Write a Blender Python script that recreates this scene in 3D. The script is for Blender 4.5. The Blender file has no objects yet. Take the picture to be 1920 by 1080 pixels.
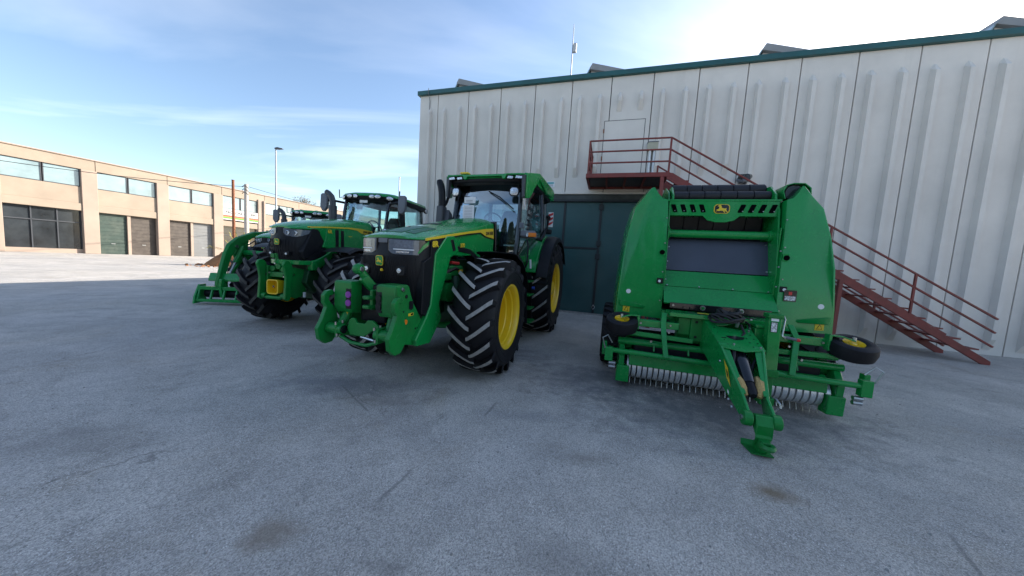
import bpy, bmesh, math, random
from mathutils import Vector, Matrix
random.seed(7)
PI = math.pi
scene = bpy.context.scene

# ------------------------------------------------------------------ camera, sky, sun, exposure
CAM_H, PITCH, ROLL, FPX = 1.57, .0852, .0614, 590.0
cam_data = bpy.data.cameras.new('camera')
cam_data.sensor_fit = 'HORIZONTAL'
cam_data.sensor_width = 36.0
cam_data.lens = 36.0 * FPX / 1920.0
cam_data.clip_start = .05
cam_data.clip_end = 2000
cam = bpy.data.objects.new('camera', cam_data)
scene.collection.objects.link(cam)
_cp, _sp, _cr, _sr = math.cos(PITCH), math.sin(PITCH), math.cos(ROLL), math.sin(ROLL)
_fw, _u0, _r0 = Vector((0, _cp, -_sp)), Vector((0, _sp, _cp)), Vector((1, 0, 0))
_R, _U = _cr*_r0 + _sr*_u0, -_sr*_r0 + _cr*_u0
_m = Matrix((_R, _U, -_fw)).transposed().to_4x4()
_m.translation = (0, 0, CAM_H)
cam.matrix_world = _m
scene.camera = cam

SUN_AZ, SUN_EL = math.radians(57), math.radians(26)      # to the right of +Y, over the workshop roof
world = bpy.data.worlds.new('World')
scene.world = world
world.use_nodes = True
wn, wl = world.node_tree.nodes, world.node_tree.links
wn.clear()
w_out = wn.new('ShaderNodeOutputWorld')
w_bg = wn.new('ShaderNodeBackground'); w_bg.inputs['Strength'].default_value = .10
sky = wn.new('ShaderNodeTexSky'); sky.sky_type = 'NISHITA'; sky.sun_disc = False
sky.sun_elevation = SUN_EL; sky.sun_rotation = SUN_AZ
sky.altitude = 50; sky.air_density = 1.0; sky.dust_density = .9; sky.ozone_density = 1.6
w_tc = wn.new('ShaderNodeTexCoord')
w_sep = wn.new('ShaderNodeSeparateXYZ')
wl.new(w_tc.outputs['Generated'], w_sep.inputs[0])
def wmath(op, a, b=None, c=None):
    n = wn.new('ShaderNodeMath'); n.operation = op
    for k, v in enumerate((a, b, c)):
        if v is None: continue
        if isinstance(v, (int, float)): n.inputs[k].default_value = v
        else: wl.new(v, n.inputs[k])
    return n.outputs[0]
zc = wmath('MAXIMUM', wmath('ADD', w_sep.outputs[2], .08), .02)
w_px, w_py = wmath('DIVIDE', w_sep.outputs[0], zc), wmath('DIVIDE', w_sep.outputs[1], zc)
w_comb = wn.new('ShaderNodeCombineXYZ'); wl.new(w_px, w_comb.inputs[0]); wl.new(w_py, w_comb.inputs[1])
w_map = wn.new('ShaderNodeMapping'); wl.new(w_comb.outputs[0], w_map.inputs[0])
w_map.inputs['Rotation'].default_value = (0, 0, math.radians(-28)); w_map.inputs['Scale'].default_value = (.34, 1.05, 1); w_map.inputs['Location'].default_value = (2.1, 4.4, 0)
w_no = wn.new('ShaderNodeTexNoise'); wl.new(w_map.outputs[0], w_no.inputs[0])
w_no.inputs['Scale'].default_value = .85; w_no.inputs['Detail'].default_value = 7; w_no.inputs['Roughness'].default_value = .5; w_no.inputs['Distortion'].default_value = .7
w_ramp = wn.new('ShaderNodeValToRGB'); wl.new(w_no.outputs[0], w_ramp.inputs[0])
w_ramp.color_ramp.elements[0].position = .53; w_ramp.color_ramp.elements[0].color = (0, 0, 0, 1)
w_ramp.color_ramp.elements[1].position = .82; w_ramp.color_ramp.elements[1].color = (1, 1, 1, 1)
w_hue = wn.new('ShaderNodeHueSaturation'); wl.new(sky.outputs[0], w_hue.inputs['Color'])
w_hue.inputs['Saturation'].default_value = .22; w_hue.inputs['Value'].default_value = 1.9
w_mix = wn.new('ShaderNodeMix'); w_mix.data_type = 'RGBA'
wl.new(wmath('MULTIPLY', w_ramp.outputs[0], .55), w_mix.inputs[0])
wl.new(sky.outputs[0], w_mix.inputs[6]); wl.new(w_hue.outputs[0], w_mix.inputs[7])
wl.new(w_mix.outputs[2], w_bg.inputs[0]); wl.new(w_bg.outputs[0], w_out.inputs[0])

sun_data = bpy.data.lights.new('sun', 'SUN'); sun_data.energy = 4.2; sun_data.angle = math.radians(.55); sun_data.color = (1, .93, .82)
sun = bpy.data.objects.new('sun', sun_data); scene.collection.objects.link(sun)
_d = Vector((math.sin(SUN_AZ)*math.cos(SUN_EL), math.cos(SUN_AZ)*math.cos(SUN_EL), math.sin(SUN_EL)))
sun.rotation_euler = (-_d).to_track_quat('-Z', 'Y').to_euler()
sun.location = (0, 0, 40)
vs = scene.view_settings
vs.view_transform = 'Standard'; vs.look = 'None'; vs.gamma = 1; vs.use_curve_mapping = False
vs.exposure = 1.48
scene.cycles.max_bounces = 8; scene.cycles.transparent_max_bounces = 12
scene.cycles.use_denoising = True

# ------------------------------------------------------------------ materials
MATS = {}
def N(nt, kind, **kw):
    n = nt.nodes.new(kind)
    for k, v in kw.items(): n.inputs[k.replace('_', ' ')].default_value = v
    return n
def mat(name, col, rough=.5, metal=0., coat=0., var=.0, vscale=3., bump=0., bscale=60., dirt=None, dirt_amt=0., dscale=2.2, spec=.5, emit=None, estr=0., rvar=0.):
    m = bpy.data.materials.new(name); m.use_nodes = True
    nt = m.node_tree; b = nt.nodes['Principled BSDF']
    b.inputs['Base Color'].default_value = (*col, 1); b.inputs['Roughness'].default_value = rough; b.inputs['Metallic'].default_value = metal
    b.inputs['Coat Weight'].default_value = coat; b.inputs['Coat Roughness'].default_value = .08; b.inputs['Specular IOR Level'].default_value = spec
    tc = nt.nodes.new('ShaderNodeTexCoord')
    geo = nt.nodes.new('ShaderNodeNewGeometry')
    csock = None
    if var:
        no = N(nt, 'ShaderNodeTexNoise', Scale=vscale, Detail=6, Roughness=.6); nt.links.new(geo.outputs['Position'], no.inputs[0])
        mx = nt.nodes.new('ShaderNodeMix'); mx.data_type = 'RGBA'
        mx.inputs[6].default_value = (*[c*(1-var) for c in col], 1); mx.inputs[7].default_value = (*[min(1, c*(1+var)) for c in col], 1)
        mr = N(nt, 'ShaderNodeMapRange'); mr.inputs[1].default_value = .3; mr.inputs[2].default_value = .7
        nt.links.new(no.outputs[0], mr.inputs[0]); nt.links.new(mr.outputs[0], mx.inputs[0]); csock = mx.outputs[2]
    if dirt:
        no = N(nt, 'ShaderNodeTexNoise', Scale=dscale, Detail=8, Roughness=.7); nt.links.new(geo.outputs['Position'], no.inputs[0])
        mr = N(nt, 'ShaderNodeMapRange'); mr.inputs[1].default_value = .45; mr.inputs[2].default_value = .75; mr.inputs[4].default_value = dirt_amt
        nt.links.new(no.outputs[0], mr.inputs[0])
        mx = nt.nodes.new('ShaderNodeMix'); mx.data_type = 'RGBA'; mx.inputs[7].default_value = (*dirt, 1)
        if csock: nt.links.new(csock, mx.inputs[6])
        else: mx.inputs[6].default_value = (*col, 1)
        nt.links.new(mr.outputs[0], mx.inputs[0]); csock = mx.outputs[2]
    if csock: nt.links.new(csock, b.inputs['Base Color'])
    if rvar:
        no = N(nt, 'ShaderNodeTexNoise', Scale=5, Detail=6, Roughness=.65); nt.links.new(geo.outputs['Position'], no.inputs[0])
        mr = N(nt, 'ShaderNodeMapRange'); mr.inputs[1].default_value = .3; mr.inputs[2].default_value = .7; mr.inputs[3].default_value = max(.02, rough-rvar); mr.inputs[4].default_value = min(1, rough+rvar)
        nt.links.new(no.outputs[0], mr.inputs[0]); nt.links.new(mr.outputs[0], b.inputs['Roughness'])
    if bump:
        no = N(nt, 'ShaderNodeTexNoise', Scale=bscale, Detail=5, Roughness=.6); nt.links.new(geo.outputs['Position'], no.inputs[0])
        bp = N(nt, 'ShaderNodeBump', Strength=bump, Distance=.01); nt.links.new(no.outputs[0], bp.inputs['Height']); nt.links.new(bp.outputs[0], b.inputs['Normal'])
    if emit: b.inputs['Emission Color'].default_value = (*emit, 1); b.inputs['Emission Strength'].default_value = estr
    MATS[name] = m
    return m
def glass(name, tint, refl=.08, rough=.01, extra=.05, k=1.3):
    m = bpy.data.materials.new(name); m.use_nodes = True; nt = m.node_tree; nt.nodes.clear()
    o = nt.nodes.new('ShaderNodeOutputMaterial'); t = nt.nodes.new('ShaderNodeBsdfTransparent'); t.inputs[0].default_value = (*tint, 1)
    g = nt.nodes.new('ShaderNodeBsdfGlossy'); g.inputs['Roughness'].default_value = rough; g.inputs[0].default_value = (.95, .97, 1, 1)
    f = nt.nodes.new('ShaderNodeFresnel'); f.inputs[0].default_value = 1.5
    a = nt.nodes.new('ShaderNodeMath'); a.operation = 'MULTIPLY_ADD'; a.inputs[1].default_value = k; a.inputs[2].default_value = extra
    mx = nt.nodes.new('ShaderNodeMixShader')
    nt.links.new(f.outputs[0], a.inputs[0]); nt.links.new(a.outputs[0], mx.inputs[0]); nt.links.new(t.outputs[0], mx.inputs[1]); nt.links.new(g.outputs[0], mx.inputs[2]); nt.links.new(mx.outputs[0], o.inputs[0])
    MATS[name] = m
    return m
GREEN = mat('green_paint', (.004, .245, .050), .25, coat=.35, spec=.3, var=.10, vscale=1.5, rvar=.08, dirt=(.10, .14, .09), dirt_amt=.08, dscale=6, bump=.02, bscale=25)
GREENC = mat('green_cast_and_shade_paint', (.003, .190, .034), .42, coat=.12, spec=.3, var=.12, vscale=8, bump=.18, bscale=45, dirt=(.05, .06, .045), dirt_amt=.35)  # rough castings; its darker tone also stands for shade on the loader boom
DGREEN = mat('grimy_green_casting', (.006, .060, .020), .55, var=.25, vscale=9, bump=.3, bscale=40, dirt=(.02, .02, .018), dirt_amt=.7)
YELLOW = mat('yellow_paint', (.78, .52, .012), .38, coat=.3, var=.05, dirt=(.25, .18, .04), dirt_amt=.12, bump=.03, bscale=30)
DECAL_Y = mat('yellow_decal', (.72, .52, .03), .4)
BLACK = mat('black_plastic', (.006, .007, .010), .5, var=.2, vscale=7, bump=.08, bscale=160, dirt=(.018, .019, .022), dirt_amt=.3, spec=.25)
VOID = mat('dark_opening', (.002, .002, .003), .9, spec=.05)
GLOSSB = mat('black_gloss', (.008, .009, .012), .2, coat=.3)
RUBBER = mat('tyre_rubber', (.007, .007, .010), .62, var=.25, vscale=9, bump=.12, bscale=90, dirt=(.018, .018, .020), dirt_amt=.45, dscale=5, spec=.3)
LUGTOP = mat('dusty_lug_face', (.33, .32, .305), .85, var=.2, vscale=14, bump=.25, bscale=110, dirt=(.14, .135, .13), dirt_amt=.5, dscale=20)
LUGDARK = mat('worn_lug_face', (.045, .043, .040), .8, var=.25, vscale=14, bump=.25, bscale=110, dirt=(.12, .11, .095), dirt_amt=.5, dscale=7)
STEEL = mat('zinc_steel', (.45, .46, .47), .35, metal=1, var=.1, rvar=.1)
GREYP = mat('grey_plastic', (.13, .14, .16), .55, var=.1, bump=.06, bscale=120)
DGREY = mat('dark_grey_metal', (.05, .055, .065), .5, metal=.2, var=.12, bump=.05)
LENS = mat('lamp_lens', (.13, .15, .185), .10, coat=.4, var=.2, vscale=30)
CHROME = mat('lamp_reflector', (.50, .52, .56), .25, metal=.9, bump=.6, bscale=55, var=.35, vscale=45)
WHITE = mat('white_paper', (.72, .74, .76), .6)
ORANGE = mat('orange_lens', (.75, .20, .02), .25, coat=.5)
REDP = mat('red_plastic', (.55, .03, .03), .35)
PURPLE = mat('purple_cap', (.22, .03, .30), .4)
SEAT = mat('seat_fabric', (.05, .055, .06), .8)
BLUE = mat('blue_cap', (.02, .06, .35), .4)
WGLASS = glass('cab_glass', (.80, .92, .92), extra=.01, k=.7)
SCREEN = glass('windscreen_glass', (.72, .85, .88), extra=.11, k=1.3)
HGLASS = glass('clear_lens', (.86, .9, .95), extra=.06)
BGLASS = mat('office_glass', (.22, .30, .32), .12, metal=.0, spec=.9, coat=.6, var=.25, vscale=.6)
REDM = mat('red_oxide_steel', (.20, .032, .026), .55, var=.22, vscale=5, bump=.12, bscale=50, dirt=(.10, .05, .04), dirt_amt=.5)
TEAL = mat('teal_fascia_sheet', (.010, .085, .088), .42, var=.15, vscale=2, dirt=(.05, .08, .08), dirt_amt=.4)
GATE = mat('dark_green_gate_sheet', (.022, .075, .080), .34, var=.18, vscale=1.1, dirt=(.05, .06, .06), dirt_amt=.35, bump=.03, bscale=4)
GATEF = mat('gate_frame_steel', (.010, .014, .018), .5, var=.2)
RUST = mat('rusty_iron', (.20, .07, .03), .8, var=.35, vscale=9, bump=.2)
POLEC = mat('concrete_pole', (.42, .38, .34), .85, var=.15, vscale=6, bump=.15)
GALV = mat('galvanised_pole', (.34, .36, .38), .5, metal=.5, var=.1)
CABLE = mat('black_cable', (.010, .010, .012), .55)
FOAM = mat('tan_foam', (.50, .34, .13), .9, bump=.8, bscale=140, var=.25, vscale=60)
PANELB = mat('blue_black_panel', (.045, .055, .085), .42, var=.12, vscale=2, rvar=.1)
BELT = mat('black_belt', (.008, .009, .014), .6, bump=.2, bscale=200, var=.2)

# ------------------------------------------------------------------ mesh helpers
COL = scene.collection
def link(name, me, parent=None, mats=None):
    o = bpy.data.objects.new(name, me); COL.objects.link(o)
    if parent is not None: o.parent = parent
    return o
class MB:
    def __init__(s): s.v = []; s.f = []; s.mi = []; s.cur = 0
    def add(s, vs, fs):
        b = len(s.v); s.v += [tuple(p) for p in vs]
        for f in fs: s.f.append(tuple(b+i for i in f)); s.mi.append(s.cur)
        return s
    def box(s, x0, x1, y0, y1, z0, z1):
        return s.add([(x0,y0,z0),(x1,y0,z0),(x1,y1,z0),(x0,y1,z0),(x0,y0,z1),(x1,y0,z1),(x1,y1,z1),(x0,y1,z1)],
                     [(0,3,2,1),(4,5,6,7),(0,1,5,4),(1,2,6,5),(2,3,7,6),(3,0,4,7)])
    def bar(s, p, q, w, h, up=(0,0,1)):
        p, q = Vector(p), Vector(q); d = (q-p).normalized(); up = Vector(up)
        a = d.cross(up)
        if a.length < 1e-4: a = d.cross(Vector((1,0,0)))
        a.normalize(); b = a.cross(d).normalized(); a *= w/2; b *= h/2
        vs = [c + i*a + j*b for c in (p, q) for i, j in ((-1,-1),(1,-1),(1,1),(-1,1))]
        return s.add(vs, [(3,2,1,0),(4,5,6,7),(0,1,5,4),(1,2,6,5),(2,3,7,6),(3,0,4,7)])
    def prism(s, poly, axis, a, b):
        n = len(poly)
        def P(u, v, t): return {'x': (t,u,v), 'y': (u,t,v), 'z': (u,v,t)}[axis]
        vs = [P(u,v,a) for u,v in poly] + [P(u,v,b) for u,v in poly]
        fs = [tuple(range(n)), tuple(range(2*n-1, n-1, -1))] + [(i, n+i, n+(i+1)%n, (i+1)%n) for i in range(n)]
        return s.add(vs, fs)
    def loft(s, rings, closed=True, caps=True):
        n = len(rings[0]); vs = [p for r in rings for p in r]; fs = []
        for k in range(len(rings)-1):
            for i in range(n if closed else n-1):
                fs.append((k*n+i, k*n+(i+1)%n, (k+1)*n+(i+1)%n, (k+1)*n+i))
        if caps and closed: fs += [tuple(range(n-1,-1,-1)), tuple(range((len(rings)-1)*n, len(rings)*n))]
        return s.add(vs, fs)
    def tube(s, pts, r, n=8, caps=True):
        pts = [Vector(p) for p in pts]; rs = r if isinstance(r, (list, tuple)) else [r]*len(pts); rings = []; prev = None
        for k, p in enumerate(pts):
            d = (pts[min(k+1,len(pts)-1)] - pts[max(k-1,0)]).normalized()
            if prev is None:
                a = d.cross(Vector((0,0,1)))
                if a.length < .05: a = d.cross(Vector((0,1,0)))
            else: a = prev - d*prev.dot(d)
            a.normalize(); prev = a; b = d.cross(a)
            rings.append([p + rs[k]*(math.cos(t)*a + math.sin(t)*b) for t in (2*PI*i/n for i in range(n))])
        return s.loft(rings, True, caps)
    def cyl(s, p, q, r, n=16, r2=None): return s.tube([p, q], [r, r if r2 is None else r2], n)
    def lathe(s, prof, o=(0,0,0), axis='y', n=24, caps=False):      # prof: (along, radius)
        rings = []
        for a, r in prof:
            ring = []
            for i in range(n):
                t = 2*PI*i/n; c, k = r*math.cos(t), r*math.sin(t)
                p = {'x': (a,c,k), 'y': (k,a,c), 'z': (c,k,a)}[axis]
                ring.append((o[0]+p[0], o[1]+p[1], o[2]+p[2]))
            rings.append(ring)
        return s.loft(rings, True, caps)
    def grid(s, rows):   # open surface
        return s.loft(rings=rows, closed=False, caps=False)
    def sheet(s, rows, off):   # thin closed shell: rows of points and an offset vector
        off = Vector(off); m, n = len(rows), len(rows[0]); b = [[Vector(p)+off for p in r] for r in rows]
        vs = [p for r in rows for p in r] + [p for r in b for p in r]; fs = []; k = m*n
        for i in range(m-1):
            for j in range(n-1):
                q = (i*n+j, i*n+j+1, (i+1)*n+j+1, (i+1)*n+j); fs += [q, tuple(k+t for t in reversed(q))]
        ed = [j for j in range(n)] + [i*n+n-1 for i in range(1,m)] + [(m-1)*n+j for j in range(n-2,-1,-1)] + [i*n for i in range(m-2,0,-1)]
        for a, c in zip(ed, ed[1:]+ed[:1]): fs.append((c, a, k+a, k+c))
        return s.add(vs, fs)
    def mesh(s, name, mats, smooth=35):
        me = bpy.data.meshes.new(name); me.from_pydata(s.v, [], s.f)
        if not isinstance(mats, (list, tuple)): mats = [mats]
        for m in mats: me.materials.append(m)
        if len(mats) > 1: me.polygons.foreach_set('material_index', s.mi)
        bm = bmesh.new(); bm.from_mesh(me); bmesh.ops.recalc_face_normals(bm, faces=bm.faces); bm.to_mesh(me); bm.free()
        if smooth:
            me.shade_smooth(); me.set_sharp_from_angle(angle=math.radians(smooth))
        me.update(); return me
    def build(s, name, mats, parent=None, bevel=0., smooth=35, seg=2, label=None):
        o = link(name, s.mesh(name, mats, smooth), parent)
        if bevel:
            md = o.modifiers.new('bevel', 'BEVEL'); md.width = bevel; md.segments = seg; md.limit_method = 'ANGLE'; md.angle_limit = math.radians(40); md.harden_normals = True
        if label: o['label'] = label
        return o
def root(name, label, cat, loc=(0,0,0), yaw=0., group=None):
    o = bpy.data.objects.new(name, None); COL.objects.link(o); o.location = loc; o.rotation_euler = (0,0,yaw); o.empty_display_size = .2
    tag(o, label, cat, group); return o
def tag(o, label, cat, group=None):
    o['label'] = label; o['category'] = cat
    if group: o['group'] = group
    return o
def axes(o, loc, ex, ey):
    ex, ey = Vector(ex).normalized(), Vector(ey).normalized(); ez = ex.cross(ey).normalized(); ey = ez.cross(ex)
    m = Matrix((ex, ey, ez)).transposed().to_4x4(); m.translation = Vector(loc); o.matrix_local = m; return o
def rrect(w, h, r, n=4):
    pts = []
    for cx, cy, a0 in ((w/2-r,h/2-r,0),(-w/2+r,h/2-r,PI/2),(-w/2+r,-h/2+r,PI),(w/2-r,-h/2+r,1.5*PI)):
        for i in range(n+1): t = a0 + PI/2*i/n; pts.append((cx+r*math.cos(t), cy+r*math.sin(t)))
    return pts
def arc(c, r, a0, a1, n): return [(c[0]+r*math.cos(a0+(a1-a0)*i/n), c[1]+r*math.sin(a0+(a1-a0)*i/n)) for i in range(n+1)]
def text(name, s, size, m, parent, loc, ex, ey, ext=.0015, align='CENTER', bold=0., sx=1.):
    cu = bpy.data.curves.new(name, 'FONT'); cu.body = s; cu.size = size; cu.extrude = ext; cu.align_x = align; cu.align_y = 'CENTER'; cu.offset = bold; cu.resolution_u = 3
    t = bpy.data.objects.new(name, cu); COL.objects.link(t)
    me = bpy.data.meshes.new_from_object(t.evaluated_get(bpy.context.evaluated_depsgraph_get()))
    bpy.data.objects.remove(t); bpy.data.curves.remove(cu)
    me.materials.clear(); me.materials.append(m)
    if sx != 1.: me.transform(Matrix.Diagonal((sx,1,1,1)))
    o = link(name, me, parent); return axes(o, loc, ex, ey)
def bolt(parent, loc, n, r=.012, h=.01, name='bolt', m=None):
    n = Vector(n).normalized(); p = Vector(loc)
    return MB().cyl(p - n*.004, p + n*h, r, 8, r*.85).build(name, m or STEEL, parent, smooth=30)
DEER = [(-.42,.02),(-.30,.03),(-.22,.10),(-.20,.24),(-.27,.27),(-.33,.25),(-.30,.33),(-.22,.36),(-.20,.42),(-.15,.37),(-.08,.41),(-.10,.33),(-.04,.27),(-.02,.16),(.10,.12),(.24,.10),(.30,.15),(.32,.09),(.30,.0),(.38,-.09),(.45,-.20),(.40,-.20),(.28,-.10),(.16,-.06),(.26,-.18),(.22,-.21),(.08,-.07),(-.08,-.06),(-.20,-.10),(-.30,-.06),(-.38,-.13),(-.42,-.11),(-.34,-.02)]
def emblem(parent, loc, ex, ey, w, h, field, line, deer):
    e = MB().prism(rrect(w, h, w*.22), 'z', 0, .006).build('emblem', line, parent, smooth=40); axes(e, loc, ex, ey)
    MB().prism(rrect(w*.88, h*.89, w*.19), 'z', .0062, .009).build('emblem_field', field, e, smooth=40)
    MB().prism([(x*w*.86, (y-.08)*w*.95) for x, y in DEER], 'z', .0092, .012).build('leaping_deer_mark', deer, e, smooth=0)
    return e
# ------------------------------------------------------------------ ground
def ground_material():
    m = bpy.data.materials.new('worn_yard_concrete'); m.use_nodes = True; nt = m.node_tree; L = nt.links.new; b = nt.nodes['Principled BSDF']
    geo = nt.nodes.new('ShaderNodeNewGeometry'); P = geo.outputs['Position']
    def noise(sc, det=6, ro=.6, dist=0., vec=None):
        n = N(nt, 'ShaderNodeTexNoise', Scale=sc, Detail=det, Roughness=ro, Distortion=dist); L(vec or P, n.inputs[0]); return n.outputs[0]
    def rng(s, a, c, lo=0., hi=1.):
        n = nt.nodes.new('ShaderNodeMapRange'); n.inputs[1].default_value = a; n.inputs[2].default_value = c; n.inputs[3].default_value = lo; n.inputs[4].default_value = hi; L(s, n.inputs[0]); return n.outputs[0]
    def mixc(f, a, c, mode='MIX'):
        n = nt.nodes.new('ShaderNodeMix'); n.data_type = 'RGBA'; n.blend_type = mode
        if isinstance(f, float): n.inputs[0].default_value = f
        else: L(f, n.inputs[0])
        for k, v in ((6, a), (7, c)):
            if isinstance(v, tuple): n.inputs[k].default_value = (*v, 1)
            else: L(v, n.inputs[k])
        return n.outputs[2]
    def mth(op, a, c):
        n = nt.nodes.new('ShaderNodeMath'); n.operation = op
        for k, v in enumerate((a, c)):
            if isinstance(v, (int, float)): n.inputs[k].default_value = v
            else: L(v, n.inputs[k])
        return n.outputs[0]
    c = mixc(rng(noise(.55, 8, .62, .6), .35, .65), (.42, .39, .355), (.57, .53, .485))
    c = mixc(rng(noise(.22, 6, .65, 1.0), .42, .66, 0, .38), c, (.30, .30, .315))
    c = mixc(rng(noise(1.1, 9, .72, 1.6), .54, .70, 0, .6), c, (.25, .235, .215))
    c = mixc(rng(noise(2.3, 8, .7, .3), .42, .72, 0, .5), c, (.27, .255, .24))
    c = mixc(rng(noise(.9, 6, .6, 1.2), .55, .75, 0, .5), c, (.38, .325, .26))
    vo = N(nt, 'ShaderNodeTexVoronoi', Scale=150); L(P, vo.inputs[0])          # aggregate
    agg = rng(vo.outputs['Color'], 0, 1, .42, 1.6)
    n = nt.nodes.new('ShaderNodeMix'); n.data_type = 'RGBA'; n.blend_type = 'MULTIPLY'; n.inputs[0].default_value = .8; L(c, n.inputs[6]); L(agg, n.inputs[7]); c = n.outputs[2]
    vo2 = N(nt, 'ShaderNodeTexVoronoi', Scale=52); L(P, vo2.inputs[0])
    c = mixc(mth('MULTIPLY', mth('LESS_THAN', vo2.outputs['Distance'], .17), rng(noise(3, 3), .45, .6)), c, (.85, .83, .80))   # pale chips
    fine = rng(noise(260, 3, .7), .35, .68, .62, 1.35)
    n = nt.nodes.new('ShaderNodeMix'); n.data_type = 'RGBA'; n.blend_type = 'MULTIPLY'; n.inputs[0].default_value = .75; L(c, n.inputs[6]); L(fine, n.inputs[7]); c = n.outputs[2]
    wob = noise(4.5, 6, .7)
    vc = N(nt, 'ShaderNodeTexVoronoi', Scale=.42); vc.feature = 'DISTANCE_TO_EDGE'
    wv = nt.nodes.new('ShaderNodeVectorMath'); wv.operation = 'MULTIPLY_ADD'; nn = N(nt, 'ShaderNodeTexNoise', Scale=2.2, Detail=6); L(P, nn.inputs[0]); L(nn.outputs['Color'], wv.inputs[0]); wv.inputs[1].default_value = (.7, .7, 0); L(P, wv.inputs[2]); L(wv.outputs[0], vc.inputs[0])
    c = mixc(mth('MULTIPLY', rng(vc.outputs['Distance'], .0045, .001), rng(noise(.8, 4), .50, .60, 0, .5)), c, (.14, .13, .12))          # hairline cracks
    vs3 = N(nt, 'ShaderNodeTexVoronoi', Scale=2.6); L(P, vs3.inputs[0])
    c = mixc(mth('MULTIPLY', rng(mth('ADD', vs3.outputs['Distance'], mth('MULTIPLY', wob, .12)), .17, .09), rng(noise(.7, 3), .5, .62, 0, .6)), c, (.13, .12, .11))   # oil drips
    sep = nt.nodes.new('ShaderNodeSeparateXYZ'); L(P, sep.inputs[0])
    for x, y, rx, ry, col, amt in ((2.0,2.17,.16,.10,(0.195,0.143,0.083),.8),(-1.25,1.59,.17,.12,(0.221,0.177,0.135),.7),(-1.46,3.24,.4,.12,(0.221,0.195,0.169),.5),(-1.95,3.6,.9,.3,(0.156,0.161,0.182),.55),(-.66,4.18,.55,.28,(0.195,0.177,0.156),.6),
                                   (.7,2.45,.22,.10,(0.208,0.182,0.156),.5),(.35,1.55,.3,.15,(0.195,0.182,0.169),.4),(-.55,1.45,.16,.07,(0.182,0.169,0.156),.5),(2.5,3.5,1.5,.85,(0.130,0.130,0.140),.8),(-4.2,6.2,1.3,.6,(0.156,0.156,0.166),.5),(1.4,4.3,1.1,.6,(0.143,0.143,0.156),.7),(-3.2,2.3,.6,.25,(0.208,0.195,0.182),.45),(.2,3.1,.5,.12,(0.182,0.182,0.195),.35),(-.25,5.3,1.0,.5,(0.130,0.130,0.143),.6),(-2.6,4.9,1.0,.4,(0.169,0.172,0.182),.45)):  # ground stains; those under the baler also have contact shade painted in
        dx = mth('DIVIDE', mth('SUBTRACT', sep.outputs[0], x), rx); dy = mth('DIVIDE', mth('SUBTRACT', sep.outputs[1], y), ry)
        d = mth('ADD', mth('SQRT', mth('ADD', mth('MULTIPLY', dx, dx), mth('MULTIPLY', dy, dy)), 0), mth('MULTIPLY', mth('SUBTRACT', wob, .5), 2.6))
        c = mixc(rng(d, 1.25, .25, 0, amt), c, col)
    for (x0, y0), (x1, y1), w in (((-.65,2.2),(-.76,1.88),.014),((-1.9,3.55),(-1.35,3.0),.01),((-.1,3.35),(-.2,3.05),.012),((2.9,1.9),(2.6,1.5),.012)):   # scratches
        l = math.hypot(x1-x0, y1-y0); ax, ay = (x1-x0)/l, (y1-y0)/l
        rx_, ry_ = mth('SUBTRACT', sep.outputs[0], (x0+x1)/2), mth('SUBTRACT', sep.outputs[1], (y0+y1)/2)
        al = mth('ABSOLUTE', mth('ADD', mth('MULTIPLY', rx_, ax), mth('MULTIPLY', ry_, ay)), 0); ac = mth('ABSOLUTE', mth('ADD', mth('ADD', mth('MULTIPLY', rx_, -ay), mth('MULTIPLY', ry_, ax)), mth('MULTIPLY', mth('SUBTRACT', wob, .5), .05)), 0)
        c = mixc(mth('MULTIPLY', rng(al, l/2+.05, l/2-.05), rng(ac, w*1.5, w*.5, 0, .55)), c, (.16, .15, .14))
    for x0, y0, ax, ay, w, amt in ((-.62,4.4,-.32,-.95,.24,.34),(-2.2,4.9,-.32,-.95,.24,.28),(-5.2,6.3,-.05,-1.,.24,.3),(1.1,4.9,-.18,-.98,.2,.3)):      # faint tyre tracks
        rx_, ry_ = mth('SUBTRACT', sep.outputs[0], x0), mth('SUBTRACT', sep.outputs[1], y0)
        al = mth('ADD', mth('MULTIPLY', rx_, ax), mth('MULTIPLY', ry_, ay)); ac = mth('ADD', mth('ADD', mth('MULTIPLY', rx_, -ay), mth('MULTIPLY', ry_, ax)), mth('MULTIPLY', mth('MULTIPLY', al, al), .035))
        m_ = mth('MULTIPLY', mth('MULTIPLY', rng(mth('ABSOLUTE', ac, 0), w, w*.55), rng(al, -.3, .5)), mth('MULTIPLY', rng(al, 5.5, 1.0), rng(noise(3.5, 6, .75), .42, .62, 0, amt)))
        c = mixc(m_, c, (.17, .16, .15))
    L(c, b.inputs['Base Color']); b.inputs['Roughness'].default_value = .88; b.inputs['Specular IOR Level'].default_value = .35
    h = mth('ADD', mth('MULTIPLY', vo.outputs['Distance'], -.9), mth('ADD', mth('MULTIPLY', noise(70, 5, .7), .9), mth('MULTIPLY', noise(5, 5), .8)))
    bp = N(nt, 'ShaderNodeBump', Strength=.55, Distance=.012); L(h, bp.inputs['Height']); L(bp.outputs[0], b.inputs['Normal'])
    return m
GROUND = ground_material()
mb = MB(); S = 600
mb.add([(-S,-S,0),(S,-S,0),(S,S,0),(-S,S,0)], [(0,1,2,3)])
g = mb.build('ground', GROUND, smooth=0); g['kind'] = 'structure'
STONE = mat('pale_gravel', (.30, .29, .28), .9, var=.35, vscale=40, bump=.3)
mb = MB()
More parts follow.
